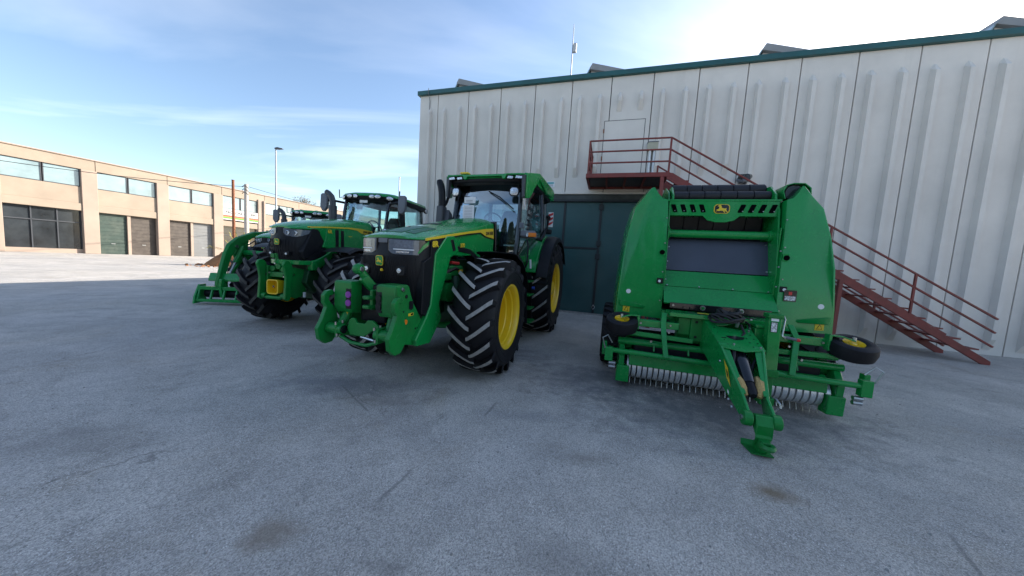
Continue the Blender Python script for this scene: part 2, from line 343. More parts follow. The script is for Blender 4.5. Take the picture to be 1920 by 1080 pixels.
for k in range(1500):
    y = 1.2 + 9*random.random()**1.6; x = random.uniform(-1.25, 1.45)*(y+.6); r = random.choice((.003,.004,.005,.005,.007,.009))*random.uniform(.7,1.2)
    q = [(x+r*math.cos(t+k)*random.uniform(.7,1.2), y+r*math.sin(t+k)*random.uniform(.7,1.2)) for t in (0,1.25,2.5,3.75,5)]
    mb.add([(a,b_,-.001) for a,b_ in q]+[((a-x)*.6+x,(b_-y)*.6+y,r*random.uniform(.6,1.1)) for a,b_ in q], [(0,1,6,5),(1,2,7,6),(2,3,8,7),(3,4,9,8),(4,0,5,9),(5,6,7,8,9)])
gv = mb.build('gravel', STONE, smooth=0); gv['kind'] = 'stuff'; gv['label'] = 'loose pale stone chips lying on the yard concrete'
# twigs and leaf litter in the yard
LEAFB = mat('dead_leaf', (.05, .035, .025), .8)

# ------------------------------------------------------------------ workshop (local frame: x along wall, y behind wall, z up)
WO, WYAW = (-3.0718, 11.8864, 0), -.2867
def wall_material(name, col):
    m = mat(name, col, .82, var=.07, vscale=.8, bump=.12, bscale=30, dirt=tuple(c*.80 for c in col), dirt_amt=.3, dscale=1.2)
    nt = m.node_tree; b = nt.nodes['Principled BSDF']; L = nt.links.new
    geo = nt.nodes.new('ShaderNodeNewGeometry'); mp = nt.nodes.new('ShaderNodeMapping'); L(geo.outputs['Position'], mp.inputs[0]); mp.inputs['Scale'].default_value = (4.5, 4.5, .22)
    no = N(nt, 'ShaderNodeTexNoise', Scale=1.6, Detail=6, Roughness=.65); L(mp.outputs[0], no.inputs[0])
    mr = nt.nodes.new('ShaderNodeMapRange'); mr.inputs[1].default_value = .55; mr.inputs[2].default_value = .85; mr.inputs[4].default_value = .22; L(no.outputs[0], mr.inputs[0])
    mx = nt.nodes.new('ShaderNodeMix'); mx.data_type = 'RGBA'; mx.inputs[7].default_value = (*[c*.66 for c in col], 1)
    L(b.inputs['Base Color'].links[0].from_socket, mx.inputs[6]); L(mr.outputs[0], mx.inputs[0]); L(mx.outputs[2], b.inputs['Base Color'])
    return m
WALL = wall_material('painted_concrete_panel', (.67, .63, .585))
WALLB = mat('panel_joint_filler', (.055, .055, .055), .9)
ROOFM = mat('grey_roof_sheet', (.26, .265, .27), .6, var=.1, vscale=2)
ws = root('workshop', 'long grey precast concrete workshop with ribbed panels and dark green gate', 'building', WO, WYAW)
PW, TOP, LINT = 1.2, 7.37, 3.87
S0, NP = -.75, 17
MB().box(S0, 19.7, .12, 14, 0, TOP-.02).build('wall_core', WALLB, ws)
GATE0, GATE1 = 3.6, 9.6
panel_cache = {}
def rib_mesh(z0, z1, sq0, sq1):
    k = (round(z0,2), round(z1,2))
    if k not in panel_cache:
        wb, wt, dp = .072, .044, .135
        rings = [[(-wb,0,z0),(-wt,0,z0),(wt,0,z0),(wb,0,z0)] , [(-wb,0,z0+.001),(-wt,-dp,z0+.28*sq0),(wt,-dp,z0+.28*sq0),(wb,0,z0+.001)], [(-wb,0,z1-.1),(-wt,-dp,z1-.2),(wt,-dp,z1-.2),(wb,0,z1-.1)], [(-wt*.6,0,z1),(-wt*.3,-.004,z1),(wt*.3,-.004,z1),(wt*.6,0,z1)]]
        panel_cache[k] = MB().loft(rings).mesh('rib', WALL, smooth=0)
    return panel_cache[k]
edges = [S0, 0.0] + [PW*i for i in range(1, NP)]
for a, b_ in zip(edges, edges[1:]):
    z0 = LINT if GATE0-.01 <= a < GATE1-.01 else 0.
    gap = .011
    zp0 = z0
    o = MB().box(a+gap, b_-gap, 0, .13, z0, TOP).build('wall_panel', WALL, ws, bevel=.008)
    zr0 = z0+.50 if z0 else .12
    for f in (.23, .735):
        if b_-a < 1 and f < .5: continue
        x = a + PW*f if b_-a > 1 else -.30
        if 5.95 < a < 6.05: zr = 6.33
        else: zr = zr0
        r = link('rib', rib_mesh(zr, 6.92, 1, 1), o); r.location = (x, 0, 0)
# far side walls and roof
MB().box(S0+.002, S0+.16, .14, 14, 0, TOP).build('side_wall', WALL, ws, bevel=.01)
MB().box(S0-.06, 19.75, -.10, .20, TOP, TOP+.15).build('fascia', TEAL, ws, bevel=.015)
MB().box(S0-.03, 19.7, .2, 14.1, TOP-.05, TOP+.06).build('roof', ROOFM, ws)
MB().tube([(S0+.41,-.115,TOP+.2),(S0+.41,-.13,TOP+.05),(S0+.42,-.02,TOP-.2),(S0+.40,-.02,6.4)], .012, 6).build('drip_cable', GREYP, ws)
for k in range(4):       # saw-tooth roof lights
    x = .58 + 4.75*k
    h = MB().prism([(x,8.09),(x-.09,7.93),(x-.06,7.91),(x+1.72,7.44),(x+1.80,7.44),(x+1.92,7.52)], 'y', .38, 13.5).build('roof_monitor', ROOFM, ws, bevel=.01)
    MB().prism([(x-.03,7.43),(x-.03,7.90),(x+1.66,7.43)], 'y', .5, 13.4).build('monitor_cheek', WALL, h)
    MB().prism([(x-.36,7.40),(x-.33,7.40),(x-.07,7.92),(x-.10,7.93)], 'y', .42, 13.4).build('monitor_glazing', BGLASS, h)
# gate
MB().box(GATE0, GATE1, -.05, .10, 3.66, LINT-.035).build('gate_lintel', mat('weathered_lintel', (.06,.07,.072), .6, var=.4, vscale=3, dirt=(.012,.02,.022), dirt_amt=.8), ws, bevel=.01)
MB().box(GATE0-.3, GATE1+.3, -.10, .12, LINT-.035, LINT+.02).build('lintel_ledge', WALL, ws, bevel=.008)
MB().box(GATE0, GATE1, -.10, -.04, 3.60, 3.67).build('gate_rail', GATEF, ws, bevel=.005)
leaf = [3.62, 4.85, 5.995, 7.15, 8.35, 9.58]
for i, (a, b_) in enumerate(zip(leaf, leaf[1:])):
    l = MB().box(a+.02, b_-.02, .0, .05, .04, 3.6).build('gate_leaf', GATE, ws, bevel=.006)
    MB().box(a-.035, a+.035, -.03, .02, .03, 3.59).build('gate_stile', GATEF, l, bevel=.006)
    if i in (1, 3): MB().box(a+.04, b_-.04, -.025, .02, 2.10, 2.165).build('gate_crossbar', GATEF, l, bevel=.006)
    if i == 2:
        for z in (3.42, 2.28, 1.86): MB().box(a-.07, a+.07, -.055, 0, z-.07, z+.10).build('hinge', GATEF, l, bevel=.01)
        MB().tube([(a-.0,-.05,.32),(a-.05,-.07,.24),(a,-.08,.17),(a+.05,-.07,.24),(a,-.05,.32)], .012, 6).build('latch', STEEL, l)
MB().box(GATE0-.3, GATE1+.3, -.16, .14, -.05, .035).build('threshold', mat('broken_concrete_sill', (.24,.235,.225), .9, var=.3, vscale=12, bump=.5, bscale=25), ws, bevel=.015)
# flush upper door and its rusty frame line
d = MB().box(5.885, 7.05, -.004, .03, 4.45, 6.07).build('upper_door', WALL, ws, bevel=.004)
for x0, x1, z0, z1 in ((5.868,5.884,4.45,6.085),(7.051,7.066,4.45,6.085),(5.868,7.066,6.071,6.086)): MB().box(x0, x1, -.003, .02, z0, z1).build('door_gap', WALLB, d)
for z in (5.78, 4.95): MB().box(5.855, 5.89, -.02, .01, z-.06, z+.06).build('hinge', RUST, d)
# notice plate above the gate
sg = root('notice_plate', 'small white notice with teal heading above the gate lintel', 'sign', WO, WYAW)
MB().box(4.16, 4.45, -.012, 0, 4.08, 4.26).build('plate', WHITE, sg)
MB().box(4.20, 4.42, -.015, -.012, 4.185, 4.235).build('heading_band', mat('teal_print', (.02,.32,.36), .5), sg)
for z in (4.16, 4.135, 4.11): MB().box(4.19, 4.40, -.014, -.012, z-.004, z+.004).build('text_line', GREYP, sg)
# meter box and conduits
mbx = root('junction_box', 'cream metal box with two white conduits beside the platform door', 'box', WO, WYAW)
MB().box(7.18, 7.47, -.15, -.005, 5.12, 5.335).build('box_body', mat('cream_enamel', (.40,.38,.29), .5, var=.1), mbx, bevel=.012)
MB().box(7.17, 7.48, -.16, 0, 5.335, 5.355).build('box_lid', GREYP, mbx, bevel=.004)
for x in (7.27, 7.39): MB().cyl((x,-.06,4.12), (x,-.06,5.12), .032, 12).build('conduit', WHITE, mbx)
MB().tube([(7.33,-.05,5.12),(7.325,-.06,4.8),(7.335,-.06,4.12)], .008, 6).build('cable', CABLE, mbx)
# twin floodlight on the wall
fl = root('floodlight', 'dark twin floodlight fixed high on the panels above the stair', 'floodlight', WO, WYAW)
MB().box(9.66, 9.82, -.16, -.01, 4.12, 4.30).build('bracket', DGREY, fl, bevel=.02)
for sx, x in ((-1, 9.62), (1, 9.90)):
    h = MB().lathe([(0,.03),(.02,.07),(.13,.09),(.14,.095),(.15,.088)], n=16, axis='y').build('lamp_head', GLOSSB, fl); h.location = (x, -.12, 4.30); h.rotation_euler = (PI+.3, 0, -.9*sx)
    MB().lathe([(.145,.085),(.135,.0001)], n=16, axis='y').build('reflector', GREYP, h)
MB().tube([(9.60,-.1,4.22),(9.72,-.2,4.17),(9.86,-.18,4.2)], .05, 8).build('motor_housing', GREYP, fl)
# antenna
an = root('antenna_mast', 'thin roof antenna mast with a small white box on the workshop', 'antenna', WO, WYAW)
MB().tube([(4.67,.3,7.5),(4.665,.3,8.4),(4.655,.3,9.30)], [.022,.018,.010], 8).build('mast', GALV, an)
MB().box(4.685, 4.79, .24, .34, 8.42, 8.69).build('receiver_box', mat('receiver_grey', (.45,.46,.48), .5), an, bevel=.01)
# external platform and stair
st = root('steel_stair', 'red oxide steel landing and stair with railings fixed above the gate', 'staircase', WO, WYAW)
Y0 = -1.39
for nm, args in (('edge_beam', (5.55,7.66,Y0-.03,Y0+.03,3.99,4.105)), ('edge_beam', (5.55,5.61,Y0+.03,-.02,3.992,4.103)), ('edge_beam', (7.6,7.66,Y0+.03,-.02,3.992,4.103)), ('edge_beam', (5.61,7.6,-.08,-.02,3.992,4.103))):
    MB().box(*args).build(nm, REDM, st, bevel=.006)
MB().box(5.61, 7.6, Y0+.03, -.08, 4.06, 4.09).build('deck_plate', DGREY, st)
for x in (6.1, 6.6, 7.1): MB().box(x-.025, x+.025, Y0+.03, -.08, 4.0, 4.06).build('joist', REDM, st)
def post(x, y, z0, z1): MB().bar((x,y,z0), (x,y,z1), .045, .045).build('post', REDM, st, bevel=.004)
post(5.60, Y0, 4.1, 4.985); post(7.635, Y0, 4.1, 4.985); post(5.60, -.1, 4.1, 4.985); post(5.60, -.72, 4.1, 4.985)
for z in (4.975, 4.685, 4.385):
    MB().bar((5.60,Y0,z), (7.635,Y0,z), .04, .035).build('rail', REDM, st, bevel=.004)
    MB().bar((5.60,Y0,z), (5.60,-.05,z), .04, .035).build('rail', REDM, st, bevel=.004)
SL = -.609
def sl(x, z): return z + SL*(x-7.64)
XE = 14.2
for y, zt in ((Y0, (4.975, 4.685, 4.385)), (-.42, (4.55, 4.27))):
    xs = 7.635 if y == Y0 else 7.48
    for z in zt: MB().bar((xs,y,z if y==Y0 else z+.0), (XE,y,z+SL*(XE-xs)), .04, .035).build('stair_rail', REDM, st, bevel=.004)
    for x in (9.6, 11.2, 12.8):
        MB().bar((x,y,4.05+SL*(x-7.64)), (x,y,zt[0]+SL*(x-xs)), .04, .04).build('post', REDM, st, bevel=.004)
post(7.48, -.42, 4.1, 4.57)
for y in (Y0, -.42):
    MB().prism([(7.6,4.10),(7.6,3.93),(7.66,3.90),(XE,3.90+SL*(XE-7.66)),(XE,4.06+SL*(XE-7.66)),(7.74,4.08)], 'y', y-.025, y+.025).build('stringer', REDM, st, bevel=.005)
for k in range(20):
    x = 7.85 + k*.31; MB().box(x, x+.29, Y0+.026, -.446, 4.02+SL*(x-7.66)-.03, 4.02+SL*(x-7.66)).build('tread', REDM, st)
MB().bar((7.50,Y0,0), (7.50,Y0,3.99), .09, .09).build('support_post', REDM, st, bevel=.006)
MB().bar((7.50,-.2,0), (7.50,-.2,3.99), .09, .09).build('support_post', REDM, st, bevel=.006)
MB().bar((11.5,Y0,0), (11.5,Y0,1.62), .08, .08).build('support_post', REDM, st, bevel=.006)

# ------------------------------------------------------------------ far offices across the road (local: x along facade away from us, y into the building)
STUCCO = mat('tan_stucco', (.33, .265, .205), .9, var=.1, vscale=.5, bump=.1, bscale=8, dirt=(.24,.19,.145), dirt_amt=.5, dscale=.4)
STUCCO2 = mat('pink_stucco_pier', (.34, .265, .215), .9, var=.1, vscale=.6)
DARKIN = mat('dark_interior', (.012, .012, .014), .8)
ob = root('office_building', 'tan two storey office block with ribbon windows and a white sign band', 'building', (-33, 36, 0), math.atan2(.949, .316))
T0, T1 = -18.2, 26.0
MB().box(T0, T1, .35, 12, 0, 7.6).build('wall_core', DARKIN, ob)
k = 0
x = T0
while x < T1-.1:
    MB().box(x+.01, min(x+4.48, T1), 0-(.0 if 1 else 0), .4, 6.95, 7.8).build('parapet_panel', STUCCO, ob, bevel=.02); x += 4.5
MB().box(T0-.1, T1+.1, -.08, 12.2, 7.8, 7.9).build('roof_coping', STUCCO2, ob, bevel=.02)
SHOPG = mat('shop_front_dark', (.03,.035,.04), .15, coat=.5, var=.5, vscale=.7)
SHUT = [mat('brown_shutter', (.055,.042,.034), .6, var=.2, dirt=(.12,.10,.08), dirt_amt=.5, dscale=1.5), mat('grey_shutter', (.16,.165,.17), .5, var=.15, dirt=(.09,.08,.07), dirt_amt=.5, dscale=1.5), mat('dark_green_shutter', (.025,.05,.04), .55, var=.2, dirt=(.1,.1,.08), dirt_amt=.4, dscale=1.5)]
piers = [3.95 + 4.5*i for i in range(-5, 6)]
for p in piers:
    MB().box(p-.46, p+.40, -.12, .4, 0, 7.2 if abs(p-3.95) < .1 else 6.95).build('pier', STUCCO2, ob, bevel=.03)
    if abs(p-3.95) < .1: MB().cyl((p+.15,-.2,0), (p+.15,-.2,7.1), .09, 10).build('downpipe', STUCCO2, ob)
for p, q in zip(piers, piers[1:]):
    a, b_ = p+.40, q-.46
    sgn = abs(q-3.95) < .1
    for u, v in ((a, (a+b_)/2-.03), ((a+b_)/2+.03, b_)):
        w = MB().box(u+.04, v-.04, .12, .16, 5.56, 6.92).build('window_pane', BGLASS, ob)
        for z in (5.52, 6.90): MB().box(u, v, .08, .2, z, z+.05).build('window_frame', DGREY, w)
        for xx in (u, v-.05): MB().box(xx, xx+.05, .08, .2, 5.57, 6.90).build('window_frame', DGREY, w)
    if not sgn: MB().box(a, b_, .02, .4, 4.15, 5.5).build('spandrel_panel', STUCCO, ob, bevel=.02)
    MB().box(a, b_, -.05, .4, 3.55, 4.15).build('ledge', STUCCO, ob, bevel=.03)
    bi = piers.index(p)
    if q > 8 or bi in (1, 4):
        sf = MB().box(a, b_, .25, .34, 0, 3.55).build('shop_front', SHOPG, ob)
        for f in (.0, .33, .66, .985): MB().box(a+f*(b_-a), a+f*(b_-a)+.06, .18, .26, 0, 3.55).build('shop_mullion', DGREY if bi % 2 else STUCCO2, sf)
        MB().box(a, b_, .18, .26, 2.5, 2.58).build('shop_transom', DGREY, sf)
        MB().box(a, b_, .16, .27, 0, .35).build('shop_plinth', STUCCO2, sf)
    else:
        MB().box((a+b_)/2-.10, (a+b_)/2+.10, .1, .34, 0, 3.55).build('shop_mullion', STUCCO2, ob)
        for u, v in ((a, (a+b_)/2-.10), ((a+b_)/2+.10, b_)):
            sh_ = MB().box(u, v, .27, .33, 0, 3.55).build('roller_shutter', SHUT[(bi+int(u > a))%3], ob)
            for z in range(11): MB().box(u+.02, v-.02, .25, .275, .06+.32*z, .06+.32*z+.27).build('shutter_slat', SHUT[(bi+int(u > a))%3], sh_)
            MB().box((u+v)/2-.12, (u+v)/2+.12, .225, .25, .9, .96).build('shutter_handle', STEEL, sh_)
sgn = root('sign_band', 'white shop sign band with orange and green stripes on the office block', 'sign', (-33, 36, 0), math.atan2(.949, .316))
MB().box(-.17, 3.47, -.08, .10, 4.28, 5.5).build('board', mat('sign_board_white', (.50,.50,.49), .5, var=.06, vscale=1), sgn, bevel=.01)
MB().box(-.17, 3.47, -.095, -.08, 4.62, 4.80).build('orange_stripe', mat('orange_print', (.42,.07,.02), .5), sgn)
MB().box(-.17, 3.47, -.095, -.08, 4.42, 4.60).build('green_stripe', mat('lime_print', (.10,.27,.01), .5), sgn)
text('shop_lettering', 'PAOLONI GRUPPI', .46, mat('dark_lettering', (.02,.02,.022), .5), sgn, (1.65,-.085,5.12), (1,0,0), (0,0,1), .004, bold=.008, sx=.86)

# ------------------------------------------------------------------ poles, wires, trees on the left
lp = root('street_lamp', 'tall galvanised street lamp with a single flat head', 'street lamp', (-21.1, 28, 0))
MB().tube([(0,0,0),(0,0,1.2),(0,0,9.95)], [.10,.085,.05], 12).build('pole', GALV, lp)
MB().loft([[(-.08,-.07,9.93),(-.08,.07,9.93),(-.08,.07,10.05),(-.08,-.07,10.05)],[(.2,-.14,9.93),(.2,.14,9.93),(.2,.14,10.09),(.2,-.14,10.09)],[(.62,-.10,9.97),(.62,.10,9.97),(.62,.10,10.02),(.62,-.10,10.02)]]).build('lamp_head', DGREY, lp, bevel=.02)
rp = root('rusty_post', 'thin rusty iron post standing by the soil heap', 'post', (-21.3, 24, 0)); MB().tube([(0,0,0),(.01,0,3),(0,0,6.3)], [.10,.095,.085], 10).build('post_shaft', RUST, rp)
MB().cyl((0,0,6.28),(0,0,6.33),.095,10).build('post_cap', RUST, rp)
up = root('utility_pole', 'tapered pale concrete utility pole carrying cables', 'pole', (-25.4, 30, 0))
MB().tube([(0,0,0),(.0,0,7.2)], [.22,.15], 12).build('pole', POLEC, up)
for z in (6.9, 6.6, 6.3): MB().tube([(-.3,-.1,z),(-.1,-.18,z+.12),(.12,-.18,z+.1),(.26,-.05,z-.1)], .03, 6).build('cable_clamp', DGREY, up)
def wire(a, b_, sag, lab):
    pts = [Vector(a).lerp(Vector(b_), i/16) - Vector((0,0,sag*4*(i/16)*(1-i/16))) for i in range(17)]
    tag(MB().tube(pts, .022, 5).build('overhead_cable', CABLE), lab, 'cable')
wire((-25.3,29.9,7.0), (-26.2,66,8.6), .5, 'overhead cable running from the concrete pole past the office roof')
wire((-25.5,29.9,6.95), (-40,20,6.6), .4, 'overhead cable leaving the concrete pole towards the street corner')
ptall = root('thin_mast', 'slim pale mast seen behind the middle tractor cab', 'mast', (-9.6, 26, 0)); MB().tube([(0,0,0),(0,0,7.7)], [.07,.045], 8).build('mast_shaft', GALV, ptall)
MB().cyl((0,0,7.68),(0,0,7.75),.06,8).build('mast_cap', GALV, ptall)

BARK = mat('bark', (.10, .075, .055), .9, var=.3, vscale=8, bump=.4)
def leaf_mat(name, a): 
    m = mat(name, a, .7, var=.35, vscale=3.0); b = m.node_tree.nodes['Principled BSDF']; b.inputs['Subsurface Weight'].default_value = 0; return m
def bare_tree(loc, h, spread, label, leafc, seed, dens=26):
    rnd = random.Random(seed); t = root('bare_tree', label, 'tree', loc, group='trees behind the office block')
    MB().tube([(0,0,0),(.1,0,h*.25),(0,.1,h*.5)], [.22,.17,.12], 8).build('trunk', BARK, t)
    tips = []; mb = MB()
    def grow(p, d, l, r, lv):
        q = p + d*l; mid = (p+q)/2 + Vector((rnd.uniform(-1,1),rnd.uniform(-1,1),0))*l*.06
        mb.tube([p, mid, q], [r, r*.8, r*.6], 5, caps=False)
        if lv == 0: tips.append(q); return
        for _ in range(3 if lv > 1 else 4):
            nd = (d + Vector((rnd.uniform(-1,1),rnd.uniform(-1,1),rnd.uniform(-.2,.7)))*.75).normalized(); grow(q, nd, l*rnd.uniform(.55,.8), r*.55, lv-1)
    for _ in range(5):
        a = rnd.uniform(0,2*PI); grow(Vector((0,.1,h*rnd.uniform(.38,.5))), Vector((math.cos(a)*spread,math.sin(a)*spread,1)).normalized(), h*.2, .08, 3)
    mb.build('branches', BARK, t)
    lb = MB()
    for q in tips:
        for _ in range(dens//6):
            c = q + Vector((rnd.gauss(0,.35),rnd.gauss(0,.35),rnd.gauss(0,.3))); a = Vector((rnd.uniform(-1,1),rnd.uniform(-1,1),rnd.uniform(-1,1))).normalized()*.09; b_ = a.orthogonal().normalized()*.06
            lb.add([c-a, c+b_, c+a, c-b_], [(0,1,2,3)])
    lb.build('crown', leafc, t, smooth=0)
DRY = leaf_mat('dry_leaves', (.20, .15, .09))
bare_tree((-44.5, 62, 0), 12.4, .8, 'sparse bare tree rising behind the office roof nearest the street lamp', DRY, 3)
bare_tree((-42.5, 66, 0), 11.6, .9, 'sparse bare tree behind the office roof nearest the middle tractor', DRY, 5)
# soil heap with shrubs
SOIL = mat('orange_soil', (.28, .13, .055), .95, var=.35, vscale=2.5, bump=.6, bscale=6)
def heap(loc, rx, ry, h, seed, label):
    rnd = random.Random(seed); rows = []
    for i in range(9):
        r = i/8; row = []
        for j in range(28):
            a = 2*PI*j/28; k = 1 + .16*math.sin(3*a+seed) + rnd.uniform(-.05,.05)
            row.append((rx*r*k*math.cos(a), ry*r*k*math.sin(a), h*(1-r**1.5)*(1+rnd.uniform(-.12,.12)) - .02))
        rows.append(row)
    o = MB().loft(rows, True, False).build('soil_heap', SOIL, smooth=60); o.location = loc; tag(o, label, 'soil heap'); return o
heap((-19.7, 22.6, 0), 1.7, 1.6, 1.35, 2, 'heap of orange soil beside the rusty post')
mb = MB(); rnd_ = random.Random(12)
for k in range(160):
    a = rnd_.uniform(0,2*PI); d_ = 1.2+rnd_.random()**.6*1.6; r = rnd_.uniform(.03,.11); x, y = -19.7+d_*math.cos(a), 22.6+d_*math.sin(a)
    q = [(x+r*math.cos(t)*rnd_.uniform(.7,1.2), y+r*math.sin(t)*rnd_.uniform(.7,1.2)) for t in (0,1.25,2.5,3.75,5)]
    mb.add([(u,v,-.01) for u, v in q]+[((u-x)*.6+x,(v-y)*.6+y,r*rnd_.uniform(.6,1.0)+max(0,.7-.4*d_)) for u, v in q], [(0,1,6,5),(1,2,7,6),(2,3,8,7),(3,4,9,8),(4,0,5,9),(5,6,7,8,9)])
cl = mb.build('dirt', SOIL, smooth=0); cl['kind'] = 'stuff'; cl['label'] = 'loose clods of soil spilled around the orange heap'
def shrub(loc, h, r, m, seed, label, n=26, name='yellowing_shrub'):
    rnd = random.Random(seed); t = root(name, label, 'shrub', loc)
    st_ = MB()
    lf = MB()
    for k in range(n):
        a = rnd.uniform(0,2*PI); e = rnd.uniform(.25,1.35); d = Vector((math.cos(a)*math.cos(e),math.sin(a)*math.cos(e),math.sin(e))); L_ = h*rnd.uniform(.6,1.05)
        side = d.cross(Vector((0,0,1))).normalized(); pts = []
        for i in range(6):
            f = i/5; p = d*L_*f + Vector((0,0,-.35*L_*f*f*(1-e/1.6))); pts.append(p)
        st_.tube(pts, [.012,.01,.009,.007,.005,.003], 4)
        for i in range(14):
            f = .25 + .75*i/13; p = d*L_*f + Vector((0,0,-.35*L_*f*f*(1-e/1.6)))
            for s in (-1,1):
                q = p + side*s*r*(1.15-f)*rnd.uniform(.7,1.2) + d*.12 + Vector((0,0,rnd.uniform(-.05,.05))); w = (q-p).normalized().cross(d).normalized()*.0 + d*.035
                lf.add([p-w, p+w, q+w*.2, q-w*.2], [(0,1,2,3)])
    st_.build('stems', BARK, t); lf.build('foliage', m, t, smooth=0)
YG = leaf_mat('yellow_green_leaves', (.30, .26, .035))
GL = leaf_mat('green_leaves', (.05, .09, .025))
shrub((-19.5, 22.4, .8), 1.9, .22, YG, 4, 'yellow green leafy shrub growing on the soil heap')
# trees behind the camera: they stand in the street and mirror in the windscreen
CON = leaf_mat('conifer_needles', (.045, .065, .03))
def conifer(loc, h, r, seed):
    rnd = random.Random(seed); t = root('conifer_tree', 'dark conifer standing across the street, mirrored in the windscreen', 'tree', loc, group='conifers mirrored in the windscreen')
    MB().tube([(0,0,0),(0,0,h*.9)], [.25,.04], 8).build('trunk', BARK, t)
    lf = MB()
    for k in range(2600):
        z = h*(.08+.92*rnd.random()**1.2); rr = r*(1-z/h)**.8*(.5+.5*rnd.random()); a = rnd.uniform(0,2*PI); c = Vector((rr*math.cos(a),rr*math.sin(a),z)); d = Vector((math.cos(a),math.sin(a),rnd.uniform(-.1,.7))).normalized()*.5; w = Vector((-math.sin(a),math.cos(a),rnd.uniform(-.3,.3)))*.2
        lf.add([c-w*.4, c+d*.5-w, c+d, c+d*.5+w], [(0,1,2,3)])
    lf.build('crown', CON, t, smooth=0)
for k, (x, y, h, r) in enumerate(((-7,-17,11.2,1.9),(-9.6,-16,12.4,2.0),(-12.3,-15.4,9.6,1.8),(-4.4,-18.5,10.2,1.9),(-1.8,-19,9.0,1.8),(-14.8,-15,7.8,1.8),(1.2,-20,8.6,1.9),(-20,-9.5,6.6,1.8),(-24,-4,7.4,1.9),(-6,-21,12.5,2.2),(-8.3,-19.5,11.8,2.2),(-11,-18.5,10.8,2.2),(-3.2,-21,10.2,2.2),(-13.5,-17.5,8.8,2.2),(.2,-22.5,9.6,2.2),(4,-21,8.4,2.2),(7,-22,8.8,2.3),(-17.5,-13.5,6.5,2.2))): conifer((x,y,0), h, r, k+20)
# ------------------------------------------------------------------ wheels
WCACHE = {}
def wheel_meshes(key, R, w, rimR, nl, lugh, delta, style, lugm, lw=.066, disc=-.07):
    if key in WCACHE: return WCACHE[key]
    base = R - lugh; sh = base - rimR
    half = [(0,base),(.18*w,base-.004),(.32*w,base-.016),(.42*w,base-.05),(.475*w,rimR+.74*sh),(.5*w,rimR+.5*sh),(.485*w,rimR+.24*sh),(.45*w,rimR+.06*sh),(.42*w,rimR-.015),(.36*w,rimR-.03)]
    prof = [(-a,r) for a, r in reversed(half)] + half[1:]
    c = MB().lathe(prof, n=60)
    for rr, yy in ((rimR+.3*sh,.489*w),(rimR+.62*sh,.494*w)):       # moulded sidewall rings
        for s in (-1,1): c.lathe([(s*(yy-.004),rr-.012),(s*(yy+.004),rr-.006),(s*(yy+.004),rr+.006),(s*(yy-.004),rr+.012)], n=60)
    carc = c.mesh('tyre', RUBBER, 40)
    def bR(y):
        y = abs(y)
        for (a0,r0),(a1,r1) in zip(half, half[1:]):
            if a0 <= y <= a1: return r0 + (r1-r0)*(y-a0)/(a1-a0)
        return half[4][1]
    lugs = []
    for s in (1,-1):
        rings = []; tops = []
        st = [0,.12,.3,.5,.7,.86,1.0,1.06]
        for t in st:
            y = -.035*w + t*.50*w if t <= 1 else .478*w
            if t <= 1: top = R - .016*(max(0,y)/(.5*w))**2; bot = bR(y) - .004
            else: top = R - lugh - .045; bot = top - .05
            if t == 0: top -= .012
            if t == 1: top -= .012
            a = delta*(min(t,1)**1.15)
            ha = (lw*(1+.25*t))/R/2; hb = ha*1.32
            ring = []
            for rr, aa in ((bot,a-hb),(top,a-ha),(top,a+ha),(bot,a+hb)):
                ring.append((rr*math.cos(aa), s*y, rr*math.sin(aa)))
            rings.append(ring)
        m = MB(); n = 4
        vs = [p for r in rings for p in r]
        for k in range(len(rings)-1):
            for i in range(4):
                m.cur = 1 if (i == 1 and k < len(rings)-2) else 0
                m.f.append((k*4+i,k*4+(i+1)%4,(k+1)*4+(i+1)%4,(k+1)*4+i)); m.mi.append(m.cur)
        m.v = vs; m.f += [(3,2,1,0), tuple(range((len(rings)-1)*4,len(rings)*4))]; m.mi += [0,0]
        lugs.append(m.mesh('tread_lug', [RUBBER, lugm], 25))
    r = rimR; y1 = .425*w
    rp = [(-.40*w,r+.03),(-.43*w,r+.028),(-.42*w,r-.02),(-.2*w,r-.06),(0,r-.07)]
    outer = [(y1-.02,r+.03),(y1+.012,r+.032),(y1+.018,r+.015),(y1+.006,r-.012),(y1-.03,r-.03),(y1-.07,r-.034),(y1-.085,r-.052),(y1-.16,r-.058),(y1-.175,r-.075),(y1-.25,r-.08)]
    d = disc*w
    if style == 'deep': outer += [(d+.02,r-.085),(d,r-.10),(d-.005,.72*r),(d+.03,.62*r),(d+.035,.5*r),(d+.055,.46*r),(d+.06,.30*r),(d+.12,.27*r),(d+.13,.16*r),(d+.13,.0005)]
    else: outer += [(d+.03,r-.085),(d+.012,r-.12),(d+.012,.70*r),(d+.035,.66*r),(d+.04,.50*r),(d+.085,.46*r),(d+.10,.34*r),(d+.15,.30*r),(d+.16,.22*r),(d+.16,.0005)]
    rim = MB().lathe(outer, n=60).lathe([(-.41*w,r+.03),(-.43*w,r+.03),(-.42*w,r-.02),(-.36*w,r-.035),(-.05*w,r-.08),(d+.02,r-.087)], n=60).mesh('rim', YELLOW, 40)
    nb = 10; bl = MB()
    WCACHE[key] = dict(carc=carc, lugs=lugs, rim=rim, R=R, nl=nl, d=d, r=r, bolt=MB().cyl((0,0,0),(0,.03,0),.016,6).mesh('wheel_nut', YELLOW, 30), style=style,
                       cap=MB().lathe([(0,.30*r),(.035,.28*r),(.05,.20*r),(.05,.0005)], n=20).mesh('hub_cap', YELLOW, 40),
                       pocket=MB().prism(rrect(.13,.05,.02), 'y', 0, .004).mesh('rim_pocket', mat('rim_shadow_gap', (.05,.04,.01), .6), 0))
    return WCACHE[key]
